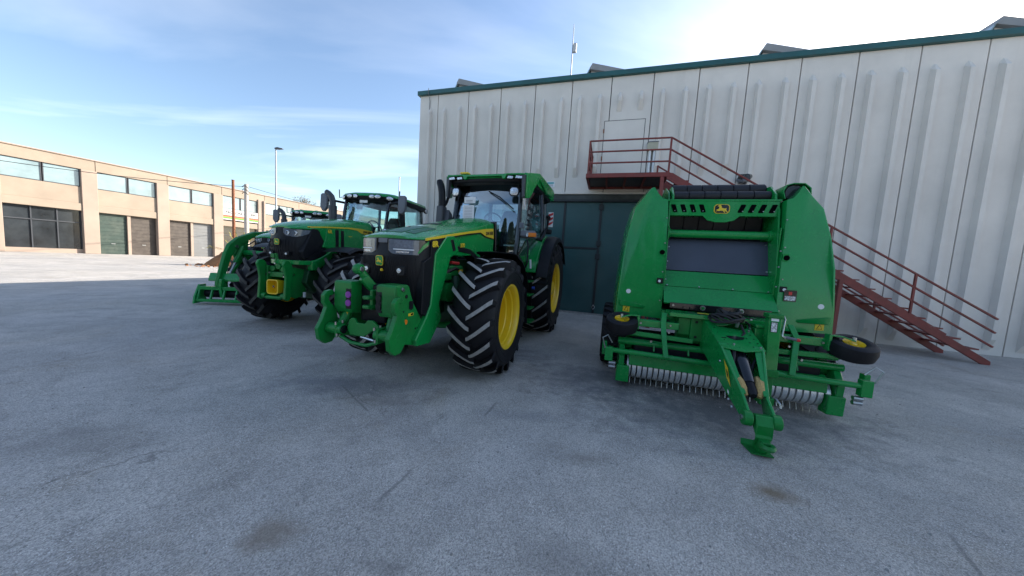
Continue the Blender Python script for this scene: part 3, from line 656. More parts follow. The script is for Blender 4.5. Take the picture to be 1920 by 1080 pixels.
def place_wheel(W, parent, loc, side, phase=0., steer=0., name='wheel', lugs=True):
    o = link(name, W['carc'], parent); o.location = loc; o.rotation_euler = (0, 0, steer)
    for k in range(W['nl']):
        for j, me in enumerate(W['lugs']):
            a = phase + 2*PI*(k + .5*j)/W['nl']
            l = link('tread_lug', me, o); l.rotation_euler = (0, -a, 0)
    r = link('rim', W['rim'], o)
    if side < 0: r.rotation_euler = (0, 0, PI)
    c = link('hub_cap', W['cap'], o)
    dd = W['d'] + (.125 if W['style'] == 'deep' else .155)
    c.location = (0, side*dd, 0); c.rotation_euler = (0, 0, 0 if side > 0 else PI)
    for k in range(10):
        a = 2*PI*k/10; q = .385*W['r']
        b_ = link('wheel_nut', W['bolt'], o); b_.location = (q*math.cos(a), side*(W['d'] + (.055 if W['style'] == 'deep' else .085)), q*math.sin(a)); b_.rotation_euler = (0, 0, 0 if side > 0 else PI)
    if W['style'] != 'deep':
        for k in range(8):
            a = 2*PI*(k+.5)/8; q = .58*W['r']
            b_ = link('rim_pocket', W['pocket'], o); b_.location = (q*math.cos(a), side*(W['d']+.04), q*math.sin(a)); b_.rotation_euler = (0, -a+PI/2, 0)
    return o
def curved_strip(plan, z0, z1, th, zt0=None, zt1=None, n=None):
    """shell patch following plan [(x,y)], between heights z0/z1 (lists allowed), proud by th along the outward plan normal"""
    k = len(plan); z0 = z0 if isinstance(z0, (list,tuple)) else [z0]*k; z1 = z1 if isinstance(z1, (list,tuple)) else [z1]*k
    inn, out = [], []
    for i in range(k):
        a, b_ = Vector(plan[max(0,i-1)]), Vector(plan[min(k-1,i+1)]); t = (b_-a).normalized(); nrm = Vector((t.y, -t.x))
        p = Vector(plan[i])
        if nrm.dot(p - Vector((p.x-1, 0))) < 0: nrm = -nrm
        q = p + nrm*th; inn.append((p, z0[i], z1[i])); out.append((q, z0[i], z1[i]))
    rings = [[(p.x,p.y,a),(q.x,q.y,a),(q.x,q.y,b_),(p.x,p.y,b_)] for (p,a,b_),(q,_,_2) in zip(inn, out)]
    return MB().loft(rings)
def hood_loft(stations):
    """stations: (x, w, ztop, zshoulder, zlow, crown) -> closed rings"""
    rings = []
    for x, w, zt, zs, zl, cr in stations:
        hp = [(w+.004,zl),(w+.012,(zl+zs)/2),(w,zs),(w*.965,zs+(zt-zs)*.45),(w*.86,zt-.012),(w*.72,zt+cr*.3),(w*.45,zt+cr*.75),(0,zt+cr)]
        ring = [(x,y,z) for y, z in hp] + [(x,-y,z) for y, z in reversed(hp[:-1])]
        rings.append(ring)
    return rings
def pane(pts, name, parent, m=None, th=.006, off=None):
    a, b_, c = Vector(pts[0]), Vector(pts[1]), Vector(pts[2]); n = (b_-a).cross(c-b_).normalized()*th
    k = len(pts); vs = [Vector(p) for p in pts] + [Vector(p)+n for p in pts]
    return MB().add(vs, [tuple(range(k)), tuple(range(2*k-1,k-1,-1))] + [(i,k+i,k+(i+1)%k,(i+1)%k) for i in range(k)]).build(name, m or WGLASS, parent, smooth=0)
def work_lamp(parent, loc, d, r=.075, up=(0,0,1), shape='hex', name='work_lamp'):
    d = Vector(d).normalized(); ey = Vector(up); ex = ey.cross(d).normalized()
    poly = [(r*1.0,-.5*r),(r*1.0,.5*r),(.62*r,.95*r),(-.62*r,.95*r),(-r,.5*r),(-r,-.5*r),(-.62*r,-.95*r),(.62*r,-.95*r)] if shape == 'hex' else [(r*math.cos(t)*(1.35 if shape == 'oval' else 1), r*.8*math.sin(t)*(1 if shape == 'oval' else 1.25)) for t in (2*PI*i/18 for i in range(18))]
    h = MB().loft([[(x*.5,y*.5,-.09) for x, y in poly],[(x*1.26,y*1.26,-.03) for x, y in poly],[(x*1.28,y*1.28,.004) for x, y in poly]]).build(name, BLACK, parent, bevel=.004); axes(h, loc, ex, ey)
    MB().loft([[(x*.55,y*.55,.0015) for x, y in poly],[(x,y,.003) for x, y in poly],[(x,y,.009) for x, y in poly],[(x*.9,y*.9,.012) for x, y in poly]]).build('lens', CHROME, h)
    return h
def seat_and_wheel(parent, x, z, wx):
    s = MB().box(x-.22,x+.24,-.25,.25,z,z+.14).build('seat', SEAT, parent, bevel=.05)
    MB().loft([[(x-.28,-.24,z+.1),(x-.28,.24,z+.1),(x-.14,.24,z+.1),(x-.14,-.24,z+.1)],[(x-.42,-.22,z+.62),(x-.42,.22,z+.62),(x-.30,.22,z+.62),(x-.30,-.22,z+.62)],[(x-.44,-.14,z+.82),(x-.44,.14,z+.82),(x-.35,.14,z+.82),(x-.35,-.14,z+.82)]]).build('backrest', SEAT, s, bevel=.04)
    wl_ = MB(); pts = [(.0+.20*math.cos(t), .20*math.sin(t)) for t in (2*PI*i/20 for i in range(21))]
    c = Vector((wx, 0, z+.42)); ex, ey = Vector((0,1,0)), Vector((.55,0,.83)).normalized()
    sw = wl_.tube([c+ex*a+ey*b_ for a, b_ in pts], .016, 6).build('steering_wheel', BLACK, parent)
    MB().tube([c, c+Vector((.18,0,-.45))], .04, 8).build('steering_column', BLACK, sw)
    for a in (0, 2.1, 4.2): MB().tube([c, c+ex*.19*math.cos(a)+ey*.19*math.sin(a)], .014, 5).build('spoke', BLACK, sw)
    MB().box(wx+.08, wx+.22, -.3, .3, z-.1, z+.22).build('dashboard', BLACK, parent, bevel=.04)
    ar = MB().box(x-.1, x+.28, -.46, -.30, z+.2, z+.3).build('armrest', GREYP, parent, bevel=.03)
    MB().box(x+.2, x+.24, -.55, -.33, z+.32, z+.52).build('display', GLOSSB, ar, bevel=.01)
# ------------------------------------------------------------------ large tractor in the middle
T = root('tractor', 'large green tractor with yellow wheels, angular roof and empty front hitch, nearest the gate', 'tractor', (-.198, 7.607, 0), -1.881, 'tractors parked in the yard')
WF = wheel_meshes('bigF', .80, .61, .435, 19, .062, .30, 'deep', LUGTOP, disc=-.26, lw=.05)
WR = wheel_meshes('bigR', 1.02, .74, .545, 21, .06, .30, 'flat', LUGTOP, lw=.05, disc=.10)
place_wheel(WF, T, (3.05, .905, .795), 1, .08, 0); place_wheel(WF, T, (3.05, -.905, .795), -1, .2)
place_wheel(WR, T, (0, .92, 1.01), 1, .1); place_wheel(WR, T, (0, -.92, 1.01), -1, .3)
# drive line
MB().box(-.55, 2.2, -.30, .30, .62, 1.25).build('transmission_housing', DGREEN, T, bevel=.06)
MB().cyl((0,-.6,1.0), (0,.6,1.0), .22, 16).build('rear_axle', DGREEN, T)
MB().box(2.1, 3.75, -.27, .27, .78, 1.55).build('engine_block', DGREEN, T, bevel=.04)
MB().loft([[(2.9,-.66,.68),(3.2,-.66,.68),(3.2,-.66,.9),(2.9,-.66,.9)],[(2.82,-.2,.55),(3.28,-.2,.55),(3.28,-.2,.95),(2.82,-.2,.95)],[(2.82,.2,.55),(3.28,.2,.55),(3.28,.2,.95),(2.82,.2,.95)],[(2.9,.66,.68),(3.2,.66,.68),(3.2,.66,.9),(2.9,.66,.9)]]).build('front_axle', DGREEN, T, bevel=.03)
for s in (1,-1):
    MB().tube([(3.35,s*.25,.62),(3.35,s*.6,.66)], .045, 10).build('steering_cylinder', GREENC, T)
    MB().tube([(3.15,s*.34,1.28),(3.25,s*.42,1.05),(3.18,s*.55,.82)], .075, 10).build('suspension_strut', DGREEN, T)
    MB().tube([(3.62,s*.30,1.42),(3.45,s*.36,1.36),(3.2,s*.37,1.42),(2.95,s*.36,1.36)], .028, 7).build('hydraulic_hose', CABLE, T)
    MB().tube([(3.6,s*.32,1.15),(3.4,s*.40,1.02),(3.1,s*.42,1.12),(2.8,s*.38,1.02)], .022, 7).build('hydraulic_hose', CABLE, T)
MB().cyl((3.42,.30,1.10), (3.42,.44,1.10), .13, 14).build('filter_canister', GREENC, T)
MB().box(3.36, 3.62, .28, .42, 1.26, 1.36).build('valve_block', GREENC, T, bevel=.02)
MB().cyl((3.3,.36,1.50), (3.12,.38,1.49), .022, 8).build('red_coupler', REDP, T)
MB().box(2.95, 3.35, .27, .38, 1.30, 1.46).build('pump_housing', GREENC, T, bevel=.03)
MB().box(3.0, 3.12, .36, .40, 1.36, 1.40).build('yellow_tag', YELLOW, T, bevel=.01)
# hood
st8 = [(2.02,.455,2.235,2.16,1.70,.055),(2.3,.46,2.185,2.11,1.68,.05),(2.75,.455,2.085,2.01,1.62,.05),(3.2,.44,1.985,1.915,1.60,.05),(3.6,.425,1.90,1.835,1.60,.045),(3.9,.41,1.835,1.785,1.74,.04),(4.08,.385,1.79,1.762,1.745,.03),(4.17,.33,1.765,1.752,1.742,.02)]
hood = MB().loft(hood_loft(st8)).build('hood', GREEN, T, smooth=28, bevel=.006)
def htop(x, y):
    for a, b_ in zip(st8, st8[1:]):
        if a[0] <= x <= b_[0]:
            f = (x-a[0])/(b_[0]-a[0]); w, zt, cr = (a[i]+f*(b_[i]-a[i]) for i in (1,2,5)); t = abs(y)/w
            for (u0,z0),(u1,z1) in zip(((0,zt+cr),(.45,zt+cr*.75),(.72,zt+cr*.3),(.86,zt-.012),(1,zt-.04)), ((.45,zt+cr*.75),(.72,zt+cr*.3),(.86,zt-.012),(1,zt-.04),(9,zt-.04))):
                if u0 <= t <= u1: return z0 + (z1-z0)*(t-u0)/(u1-u0)
    return 1.75
def hood_patch(poly, name, m, lift=.006):
    """small raised panel on the hood top; poly rows of (x,y)"""
    rows = [[(x,y,htop(x,y)+lift) for x, y in r] for r in poly]
    return MB().sheet(rows, (0,0,-.01)).build(name, m, hood, smooth=30)
def lerp_rows(x0, x1, ya0, yb0, ya1, yb1, n=5, k=5): return [[(x0+(x1-x0)*i/n, (ya0+(ya1-ya0)*i/n)*(1-j/k)+(yb0+(yb1-yb0)*i/n)*j/k) for j in range(k+1)] for i in range(n+1)]
HOODP = mat('hood_recess_green', (.010, .105, .045), .55, coat=.1, bump=.25, bscale=220)
hood_patch(lerp_rows(4.05, 3.55, -.11, .11, -.15, .15), 'hood_mesh_panel', HOODP)
for s in (1,-1): hood_patch(lerp_rows(4.03, 3.60, s*.15, s*.28, s*.20, s*.29), 'hood_mesh_panel', HOODP)
hood_patch(lerp_rows(3.28, 3.16, -.16, .10, -.16, .10, 2, 4), 'air_slot', BLACK)
MB().box(3.62, 3.68, -.10, -.07, htop(3.65,-.085), htop(3.65,-.085)+.02).build('hood_sensor', STEEL, hood, bevel=.004)
# yellow stripe, lettering
for s in (1,-1):
    def side(x, z): return (x, s*(.474 if x < 3.3 else .474-.036*(x-3.3)/.7), z)
    top = [(4.02,1.772),(3.6,1.852),(3.05,1.950),(2.6,2.027),(2.4,2.062),(2.08,2.103)]; bot = [(4.03,1.742),(3.6,1.822),(3.05,1.920),(2.6,1.987),(2.4,1.945),(2.04,1.937)]
    MB().sheet([[side(*p) for p in top],[side(*p) for p in bot]], (0,-s*.02,0)).build('yellow_stripe', DECAL_Y, T, smooth=0)
    MB().sheet([[side(x,z-.003) for x, z in bot],[side(x,z-.02) for x, z in bot]], (0,-s*.02,0)).build('stripe_shadow_line', BLACK, T, smooth=0)
    ex = (-s, 0, 0)
    text('maker_lettering', 'JOHN DEERE', .078, GLOSSB, T, (2.24, s*.4755, 2.005), (-s*.993,0,s*.12), (0,0,1), bold=.002, sx=.72)
    text('series_lettering', '8R', .098, DECAL_Y, T, (3.865, s*.4545, 1.712), (-s*.993,s*.06,s*.10), (0,0,1), bold=.004, sx=1.1)
    text('model_number', '370', .075, DECAL_Y, T, (3.20, s*.4745, 1.742), (-s*.993,0,s*.10), (0,0,1), bold=.002, sx=1.2)
    # black side recess behind the lamp, green swoosh frame
    MB().prism([(3.94,1.765),(3.5,1.82),(3.86,1.60),(3.90,.95),(4.0,.86),(4.10,.9),(4.08,1.50),(3.95,1.56)], 'y', s*.36, s*.452).build('nose_side', BLACK, T, bevel=.01)
    MB().prism([(3.62,1.832),(3.42,1.862),(3.28,1.66),(3.50,1.56),(3.57,1.40),(3.74,.98),(3.66,.80),(3.92,.52),(4.18,.54),(4.22,.62),(4.03,.84),(3.935,.99),(3.87,1.60)], 'y', s*.40, s*.468).build('swoosh_frame', GREEN, T, bevel=.018, seg=3)
    MB().prism([(3.53,1.795),(3.455,1.805),(3.385,1.665),(3.455,1.648)], 'y', s*.44, s*.4735).build('side_vent', BLACK, T, bevel=.004)
    MB().prism([(3.56,1.58),(3.3,1.66),(2.9,1.63),(2.6,1.50),(2.45,1.30),(2.35,1.30),(2.5,1.58),(2.8,1.70),(3.3,1.73),(3.60,1.62)], 'y', s*.30, s*.46).build('arch_liner', BLACK, T, bevel=.01)
    MB().prism([(2.9,1.69),(2.62,1.60),(2.42,1.36),(2.30,1.30),(2.02,1.32),(2.0,1.74),(2.9,1.74)], 'y', s*.42, s*.462).build('rear_side_panel', GREEN, T, bevel=.01)
    MB().prism([(2.02,2.22),(1.96,2.24),(1.86,1.76),(1.84,1.35),(1.93,1.35),(1.94,1.74)], 'y', s*.30, s*.485).build('hood_rear_seal', GLOSSB, T, bevel=.012)
LAMPI = mat('lamp_inner_bezel', (.16, .18, .22), .18, coat=.5, var=.3, vscale=40)
# nose: black grille
def plan8(z):
    xf = 4.22 if z > 1.7 else 4.22 + (1.7-z)*.2 if z > 1.48 else 4.264 - (1.48-z)*.24
    return [(xf,0),(xf-.012,.12),(xf-.045,.24),(xf-.10,.34),(xf-.17,.405),(xf-.26,.43),(3.7,.435)]
rings = []
for z in (.86,.95,1.1,1.3,1.48,1.6,1.70,1.745):
    h = plan8(z); rings.append([(x,y,z) for x, y in h] + [(x,-y,z) for x, y in reversed(h[1:])])
grille = MB().loft(rings).build('grille', BLACK, T, smooth=40)
for k in range(33):        # fine vertical bars of the mesh
    y = -.368 + k*.023
    if abs(y) < .07: zt = 1.40
    else: zt = 1.54
    pts = []
    for z in (.98, 1.2, 1.48, zt):
        h = plan8(z); yy = abs(y)
        for (x0,y0),(x1,y1) in zip(h, h[1:]):
            if y0 <= yy <= y1: pts.append((x0+(x1-x0)*(yy-y0)/(y1-y0)+.002, y, z)); break
    MB().tube(pts, .0035, 5).build('grille_bar', BLACK, grille)
def plan_sub(z, y0, y1, n=8, sgn=1):
    h = plan8(z); res = []
    for i in range(n+1):
        y = y0 + (y1-y0)*i/n
        for (xa,ya),(xb,yb) in zip(h, h[1:-1]):
            if ya <= y <= yb+1e-6: res.append((xa+(xb-xa)*(y-ya)/(yb-ya), sgn*y)); break
    return res
for s in (1,-1):
    pl = plan_sub(1.65, .075, .428, 10, s); k = len(pl)
    z0 = [1.60, 1.562] + [1.555]*(k-5) + [1.565, 1.61, 1.68]; z0 = z0[:k]
    hl = curved_strip(pl, z0, [1.742]*k, .012).build('headlight', GLOSSB, T, bevel=.004)
    pl2 = plan_sub(1.65, .085, .378, 8, s)
    curved_strip(pl2, [1.605,1.575]+[1.568]*(len(pl2)-2), [1.733]*len(pl2), .018).build('lens', LENS, hl, bevel=.004)
    curved_strip(plan_sub(1.65, .14, .345, 6, s), 1.618, 1.630, .0225).build('light_bar', WHITE, hl)
    curved_strip(plan_sub(1.65, .15, .335, 6, s), 1.642, 1.722, .0205).build('lamp_projector', LAMPI, hl)
    curved_strip(plan_sub(1.65, .17, .30, 5, s), 1.585, 1.605, .022).build('lamp_row', CHROME, hl)
    curved_strip(plan_sub(1.65, .37, .426, 3, s), [1.582,1.60,1.64,1.70], [1.60,1.64,1.69,1.738], .0195).build('green_reflection', GREEN, hl)  # green wedge painted in as a reflection at the lamp's outer end
    # fog lamp in its pod
    f = MB().prism([(s*.155,1.44),(s*.30,1.435),(s*.285,1.33),(s*.20,1.325)], 'x', 4.16, 4.222).build('fog_lamp_pod', BLACK, T, bevel=.008)
    MB().lathe([(4.222,.028),(4.232,.026),(4.234,.0005)], o=(0,s*.225,1.385), axis='x', n=14).build('lens', CHROME, f)
emblem(T, (4.268, -.005, 1.487), (0,1,0), (.03,0,1), .098, .112, GREEN, DECAL_Y, DECAL_Y)
MB().cyl((4.235,.01,1.384),(4.255,.01,1.384),.016,12).build('yellow_plug', YELLOW, T)
MB().prism(rrect(.12,.05,.01), 'x', 4.19, 4.262).build('top_camera', GREYP, T, bevel=.004).location = (-.03, .0, 1.715)
for k in range(5): MB().box(4.02, 4.165, .20, .30, 1.02+.022*k, 1.03+.022*k).build('cooler_fin', GREYP, T)
# front hitch
for s in (1,-1):
    MB().prism([(4.46,1.10),(4.50,1.135),(4.56,1.125),(4.60,1.08),(4.60,1.0),(4.565,.95),(4.62,.82),(4.675,.73),(4.655,.61),(4.58,.545),(4.49,.55),(4.43,.62),(4.405,.76),(4.44,.90),(4.475,.955),(4.51,.985),(4.54,1.03),(4.53,1.075),(4.495,1.07)], 'y', s*.430, s*.482).build('hitch_arm', GREENC, T, bevel=.006)
    MB().cyl((4.53,s*.47,.73),(4.53,s*.485,.73),.035,14).build('pivot_pin', GREENC, T, bevel=.004)
    MB().prism([(4.445,.99),(4.455,.965),(4.47,.985)], 'y', s*.474, s*.4775).build('arm_notch', BLACK, T)
    # tower
    MB().loft([[(4.47,s*.19,.90),(4.47,s*.385,.90),(4.20,s*.385,.86),(4.20,s*.19,.86)],[(4.50,s*.165,.97),(4.50,s*.40,.97),(4.15,s*.40,.9),(4.15,s*.165,.9)],[(4.50,s*.165,1.225),(4.50,s*.40,1.225),(4.27,s*.40,1.225),(4.27,s*.165,1.225)],[(4.485,s*.18,1.245),(4.485,s*.39,1.245),(4.29,s*.39,1.245),(4.29,s*.18,1.245)]]).build('hitch_tower', GREENC, T, bevel=.006)
    MB().prism([(4.49,1.23),(4.30,1.235),(4.20,1.04),(4.02,.80),(3.98,.62),(4.18,.55),(4.36,.60),(4.43,.86),(4.49,.95)], 'y', s*.392, s*.412).build('tower_side_plate', GREENC, T, bevel=.006)
    for x, z, r in ((4.33,1.12,.022),(4.24,.98,.018),(4.44,1.09,.02),(4.15,.74,.012),(4.11,.74,.012)): MB().cyl((x,s*.41,z),(x,s*.4165,z),r,12).build('plate_hole', BLACK, T)
    pb = MB().prism(rrect(.05,.035,.015), 'y', 0, .012).build('plate_eye', STEEL, T, bevel=.003); axes(pb, (4.40,s*.414,1.20), (1,0,.5), (0,s,0))
    MB().box(4.20,4.29,s*.414,s*.4165,.90,.93).build('warning_sticker', DECAL_Y, T); MB().box(4.21,4.25,s*.4165,s*.418,.905,.925).build('warning_mark', GLOSSB, T)
    MB().cyl((4.34,s*.414,.845),(4.34,s*.425,.845),.028,14).build('reflector_disc', ORANGE, T)
    MB().prism(rrect(.075,.09,.01), 'y', 0, .003).build('square_hole', BLACK, T).location = (4.245, s*.4145, 1.02)
    for z in (1.10, 1.01):
        MB().cyl((4.50,s*.20,z),(4.515,s*.20,z),.036,14).build('coupler_cap', PURPLE if s < 0 else BLACK, T, bevel=.004)
    MB().box(4.495,4.5035,s*.168,s*.235,.945,1.165).build('coupler_pocket', BLACK, T)
    MB().tube([(4.38,s*.30,.92),(4.50,s*.33,.70)], .05, 12).build('lift_cylinder', GREENC, T)
    MB().tube([(4.38,s*.31,.80),(4.50,s*.33,.70)], .028, 10).build('cylinder_rod', STEEL, T)
    MB().cyl((4.545,s*.215,.725),(4.545,s*.42,.725),.056,18).build('cross_tube', GREENC, T, bevel=.006)
    MB().cyl((4.545,s*.207,.725),(4.545,s*.216,.725),.046,16).build('tube_cap', GLOSSB, T)
    for dx, dz in ((.07,.07),(-.02,.075),(.02,-.075),(.055,-.06)): MB().cyl((4.545+dx,s*.25,.725+dz-.012),(4.545+dx,s*.25,.725+dz+.02),.013,6).build('bolt', STEEL, T)
    MB().box(4.46,4.60,s*.255,s*.285,.64,.80).build('clamp_plate', GREENC, T, bevel=.006)
    MB().prism([(s*.30,1.005),(s*.27,.95),(s*.27,.82),(s*.30,.82)], 'x', 4.43, 4.445).build('yellow_sticker', DECAL_Y, T) if s < 0 else None
MB().prism([(-.19,.74),(-.165,.825),(-.135,.856),(-.09,.858),(-.062,.812),(.045,.811),(.08,.854),(.145,.857),(.225,.80),(.225,.74),(.135,.742),(.09,.708),(.03,.668),(-.15,.672)], 'x', 4.50, 4.525).build('centre_plate', GREENC, T, bevel=.006)
MB().tube([(4.56,-.26,.655),(4.56,-.10,.60),(4.56,.10,.595),(4.56,.24,.64)], .018, 8).build('lower_guard', GREENC, T)
MB().tube([(4.50,-.02,.66),(4.52,.17,.645)], .016, 8).build('guard_pipe', STEEL, T)
MB().box(4.10,4.36,-.17,.17,.80,1.22).build('hitch_frame', BLACK, T, bevel=.02)
for z in (.985, 1.085): MB().loft([[(4.34,-.05,z-.02),(4.34,.10,z-.02),(4.34,.10,z+.02),(4.34,-.05,z+.02)],[(4.50,-.02,z-.02),(4.50,.06,z-.02),(4.50,.06,z+.02),(4.50,-.02,z+.02)]]).build('drawbar_jaw', GREENC, T, bevel=.012)
MB().box(4.33,4.43,.09,.155,.93,1.19).build('coupler_block', GLOSSB, T, bevel=.015); MB().box(4.36,4.45,.03,.07,.95,1.17).build('bracket_lug', GREENC, T, bevel=.015)
tl = MB().bar((4.30,-.03,1.15),(4.42,-.09,1.30),.10,.10).build('top_link_bracket', GREENC, T, bevel=.02)
MB().tube([(4.33,-.045,1.20),(4.43,-.10,1.35)], .042, 12).build('top_link', GREENC, T)
MB().lathe([(-.045,.02),(-.04,.05),(0,.062),(.04,.05),(.045,.02)], o=(4.455,-.115,1.385), axis='y', n=18).build('top_link_eye', GREENC, T)
MB().lathe([(.04,.03),(.052,.026),(.053,.0005)], o=(4.455,-.115,1.385), axis='y', n=14).build('eye_bush', STEEL, T)
# front fenders
for s in (1,-1):
    a = arc((3.05,.795), .895, math.radians(98), math.radians(156), 12)
    rows = [[(x,s*yy,z+dz) for x, z in a] for yy, dz in ((.56,-.015),(.60,.0),(.85,.012),(1.14,.0),(1.20,-.02),(1.215,-.06))]
    MB().sheet(rows, (0,0,-.012)).build('front_fender', BLACK, T, smooth=40)
    MB().tube([(3.0,s*.5,.95),(2.9,s*.52,1.5),(2.75,s*.62,1.64)], .025, 8).build('fender_bracket', BLACK, T)
# fuel tank, steps
for s in (1,-1):
    MB().loft([[(x,s*y,z) for x, y, z in ((.95,.36,.42),(.95,.70,.42),(2.15,.62,.42),(2.15,.36,.42))],[(x,s*y,z) for x, y, z in ((.9,.36,.55),(.9,.80,.55),(2.25,.68,.55),(2.25,.36,.55))],[(x,s*y,z) for x, y, z in ((.9,.36,1.38),(.9,.82,1.38),(2.3,.60,1.38),(2.3,.36,1.38))],[(x,s*y,z) for x, y, z in ((.95,.36,1.46),(.95,.78,1.46),(2.2,.56,1.46),(2.2,.36,1.46))]]).build('fuel_tank', BLACK, T, bevel=.03, seg=3)
for k, z in enumerate((.42, .68, .94, 1.20)):
    MB().box(1.05, 1.42, .84-.0*k, 1.06-.02*k, z-.02, z+.015).build('step', GREENC, T, bevel=.006)
MB().bar((1.05,.95,.40),(1.03,.88,1.35),.02,.12).build('step_hanger', BLACK, T); MB().bar((1.43,.95,.40),(1.43,.88,1.35),.02,.12).build('step_hanger', BLACK, T)
MB().cyl((1.18,1.0,1.07),(1.18,1.05,1.07),.03,10).build('blue_cap', BLUE, T)
MB().tube([(1.46,.88,1.40),(1.52,.96,1.55),(1.48,.95,1.85),(1.40,.90,1.98)], .016, 8).build('grab_handle', BLACK, T)
MB().box(1.38,1.50,.80,.90,1.56,1.68).build('lock_box', GREENC, T, bevel=.015); MB().box(1.36,1.40,.92,.95,1.70,1.80).build('green_tag', mat('bright_green_tag', (.05,.55,.10), .5), T)
MB().tube([(1.30,.955,1.62),(1.28,.97,1.45)], .02, 6).build('white_tag', WHITE, T)
# cab
ZB, ZR = 1.50, 2.93
MB().box(-.62, 1.36, -.66, .66, 1.36, 1.56).build('cab_floor', BLACK, T, bevel=.03)
MB().box(-.68, -.55, -.70, .70, 1.5, 1.95).build('cab_rear_wall', BLACK, T, bevel=.02)
for s in (1,-1):
    MB().tube([(1.42,s*.66,1.55),(1.38,s*.70,1.9),(1.31,s*.69,2.5),(1.24,s*.67,3.05)], [.055,.05,.045,.045], 8).build('front_pillar', GLOSSB, T)
    MB().tube([(.42,s*.93,1.7),(.42,s*.945,2.2),(.40,s*.92,2.6),(.35,s*.86,3.06)], .04, 8).build('door_pillar', GLOSSB, T)
    MB().tube([(-.62,s*.72,1.7),(-.66,s*.74,2.3),(-.66,s*.72,3.06)], .045, 8).build('rear_pillar', GLOSSB, T)
    d = MB().sheet([[(1.39,s*.695,1.60),(1.1,s*.80,1.58),(.75,s*.88,1.58),(.45,s*.93,1.66)],[(1.37,s*.715,2.0),(1.1,s*.82,2.0),(.75,s*.90,2.0),(.45,s*.945,2.0)],[(1.29,s*.695,2.5),(1.1,s*.78,2.5),(.75,s*.86,2.5),(.43,s*.92,2.5)],[(1.22,s*.675,3.03),(1.0,s*.74,3.03),(.7,s*.81,3.03),(.39,s*.86,3.03)]], (0,-s*.006,0)).build('door_glass', WGLASS, T, smooth=60)
    MB().tube([(1.38,s*.71,1.60),(.95,s*.85,1.575),(.45,s*.94,1.65)], .022, 6).build('door_sill_frame', GLOSSB, T)
    MB().sheet([[(.38,s*.94,1.95),(-.1,s*.88,2.05),(-.60,s*.75,2.0)],[(.38,s*.92,2.6),(-.1,s*.86,2.6),(-.63,s*.74,2.6)],[(.34,s*.86,3.03),(-.1,s*.82,3.03),(-.64,s*.73,3.03)]], (0,-s*.006,0)).build('rear_side_glass', WGLASS, T, smooth=60)
    MB().prism([(1.36,1.36),(.4,1.36),(.42,1.66),(.75,1.58),(1.38,1.60)], 'y', s*.60, s*.72).build('door_lower_skin', BLACK, T, bevel=.02)
def screen_rows(keys, bulge, nz=10, ny=14):
    rows = []
    for i in range(nz+1):
        z = keys[0][0] + (keys[-1][0]-keys[0][0])*i/nz
        for (z0,x0,w0),(z1,x1,w1) in zip(keys, keys[1:]):
            if z0 <= z <= z1+1e-6: f = (z-z0)/(z1-z0); f = f*f*(3-2*f)*.4 + f*.6; xf, w = x0+(x1-x0)*f, w0+(w1-w0)*f; break
        rows.append([(xf - bulge*(t*t), w*t, z) for t in (2*k/ny-1 for k in range(ny+1))])
    return rows
ws_rows = screen_rows(((1.62,1.45,.66),(1.95,1.455,.70),(2.3,1.43,.695),(2.65,1.375,.685),(3.06,1.285,.67)), .075)
MB().sheet(ws_rows, (-.006,0,0)).build('windscreen', SCREEN, T, smooth=70)
MB().sheet([[(-.70,-.70,1.95),(-.72,0,1.95),(-.70,.70,1.95)],[(-.70,-.70,2.9),(-.74,0,2.9),(-.70,.70,2.9)]], (.006,0,0)).build('rear_window', WGLASS, T, smooth=70)
seat_and_wheel(T, .25, 1.95, .92)
MB().box(1.465,1.47,-.44,-.20,2.66,2.78).build('paper_notice', WHITE, T).location = (-.045,0,0); MB().box(1.42,1.424,-.46,-.22,2.32,2.62).build('paper_notice', WHITE, T)
for k in range(3): MB().box(1.427,1.429,-.40,-.26,2.71-.03*k,2.716-.03*k).build('print_line', GREYP, T)
for k in range(8): MB().box(1.425,1.4265,-.43,-.26,2.58-.03*k,2.585-.03*k).build('print_line', GREYP, T)
MB().box(1.30,1.36,.735,.74,2.66,2.80).build('door_label', WHITE, T).location = (-.05,.03,-.02)
MB().tube([(1.36,.05,2.90),(1.42,.30,2.78),(1.43,.60,2.55)], .012, 6).build('wiper', BLACK, T)
# roof
MB().loft([[(x,y,z) for y, z in ((-.92,3.10),(-.93,h_-.03),(-.80,h_),(.80,h_),(.93,h_-.03),(.92,3.10))] for x, h_ in ((1.05,3.27),(.8,3.335),(-.55,3.335),(-.72,3.26))]).build('roof_cap', GREEN, T, bevel=.02)
rr = []
for z, g_ in ((3.04,-.04),(3.07,-.02),(3.12,-.02),(3.19,-.05),(3.20,-.10)):
    p = [(1.50+g_,.50),(1.42+g_,.78+g_),(1.05,.90+g_),(.3,.93+g_),(-.55-g_,.90+g_),(-.80-g_,.70)]
    rr.append([(x,y,z) for x, y in p] + [(x,-y,z) for x, y in reversed(p)])
MB().loft(rr[:3]).build('roof_underside', BLACK, T, bevel=.01)
roofo = MB().loft([[(x,y,z) for x, y, z in r] for r in (rr[2], rr[3], rr[4])]).build('roof', GREEN, T, smooth=30, bevel=.01)
MB().prism([(-.80,3.12),(-.78,3.165),(-.70,3.188),(-.45,3.192),(-.36,3.184),(.36,3.184),(.46,3.192),(.72,3.192),(.80,3.185),(.80,3.155),(.46,3.165),(.42,3.092),(.38,3.09),(.355,3.142),(-.355,3.142),(-.38,3.09),(-.42,3.092),(-.46,3.165),(-.76,3.15),(-.78,3.11)], 'x', 1.44, 1.53).build('roof_front_lip', GREEN, T, bevel=.01)
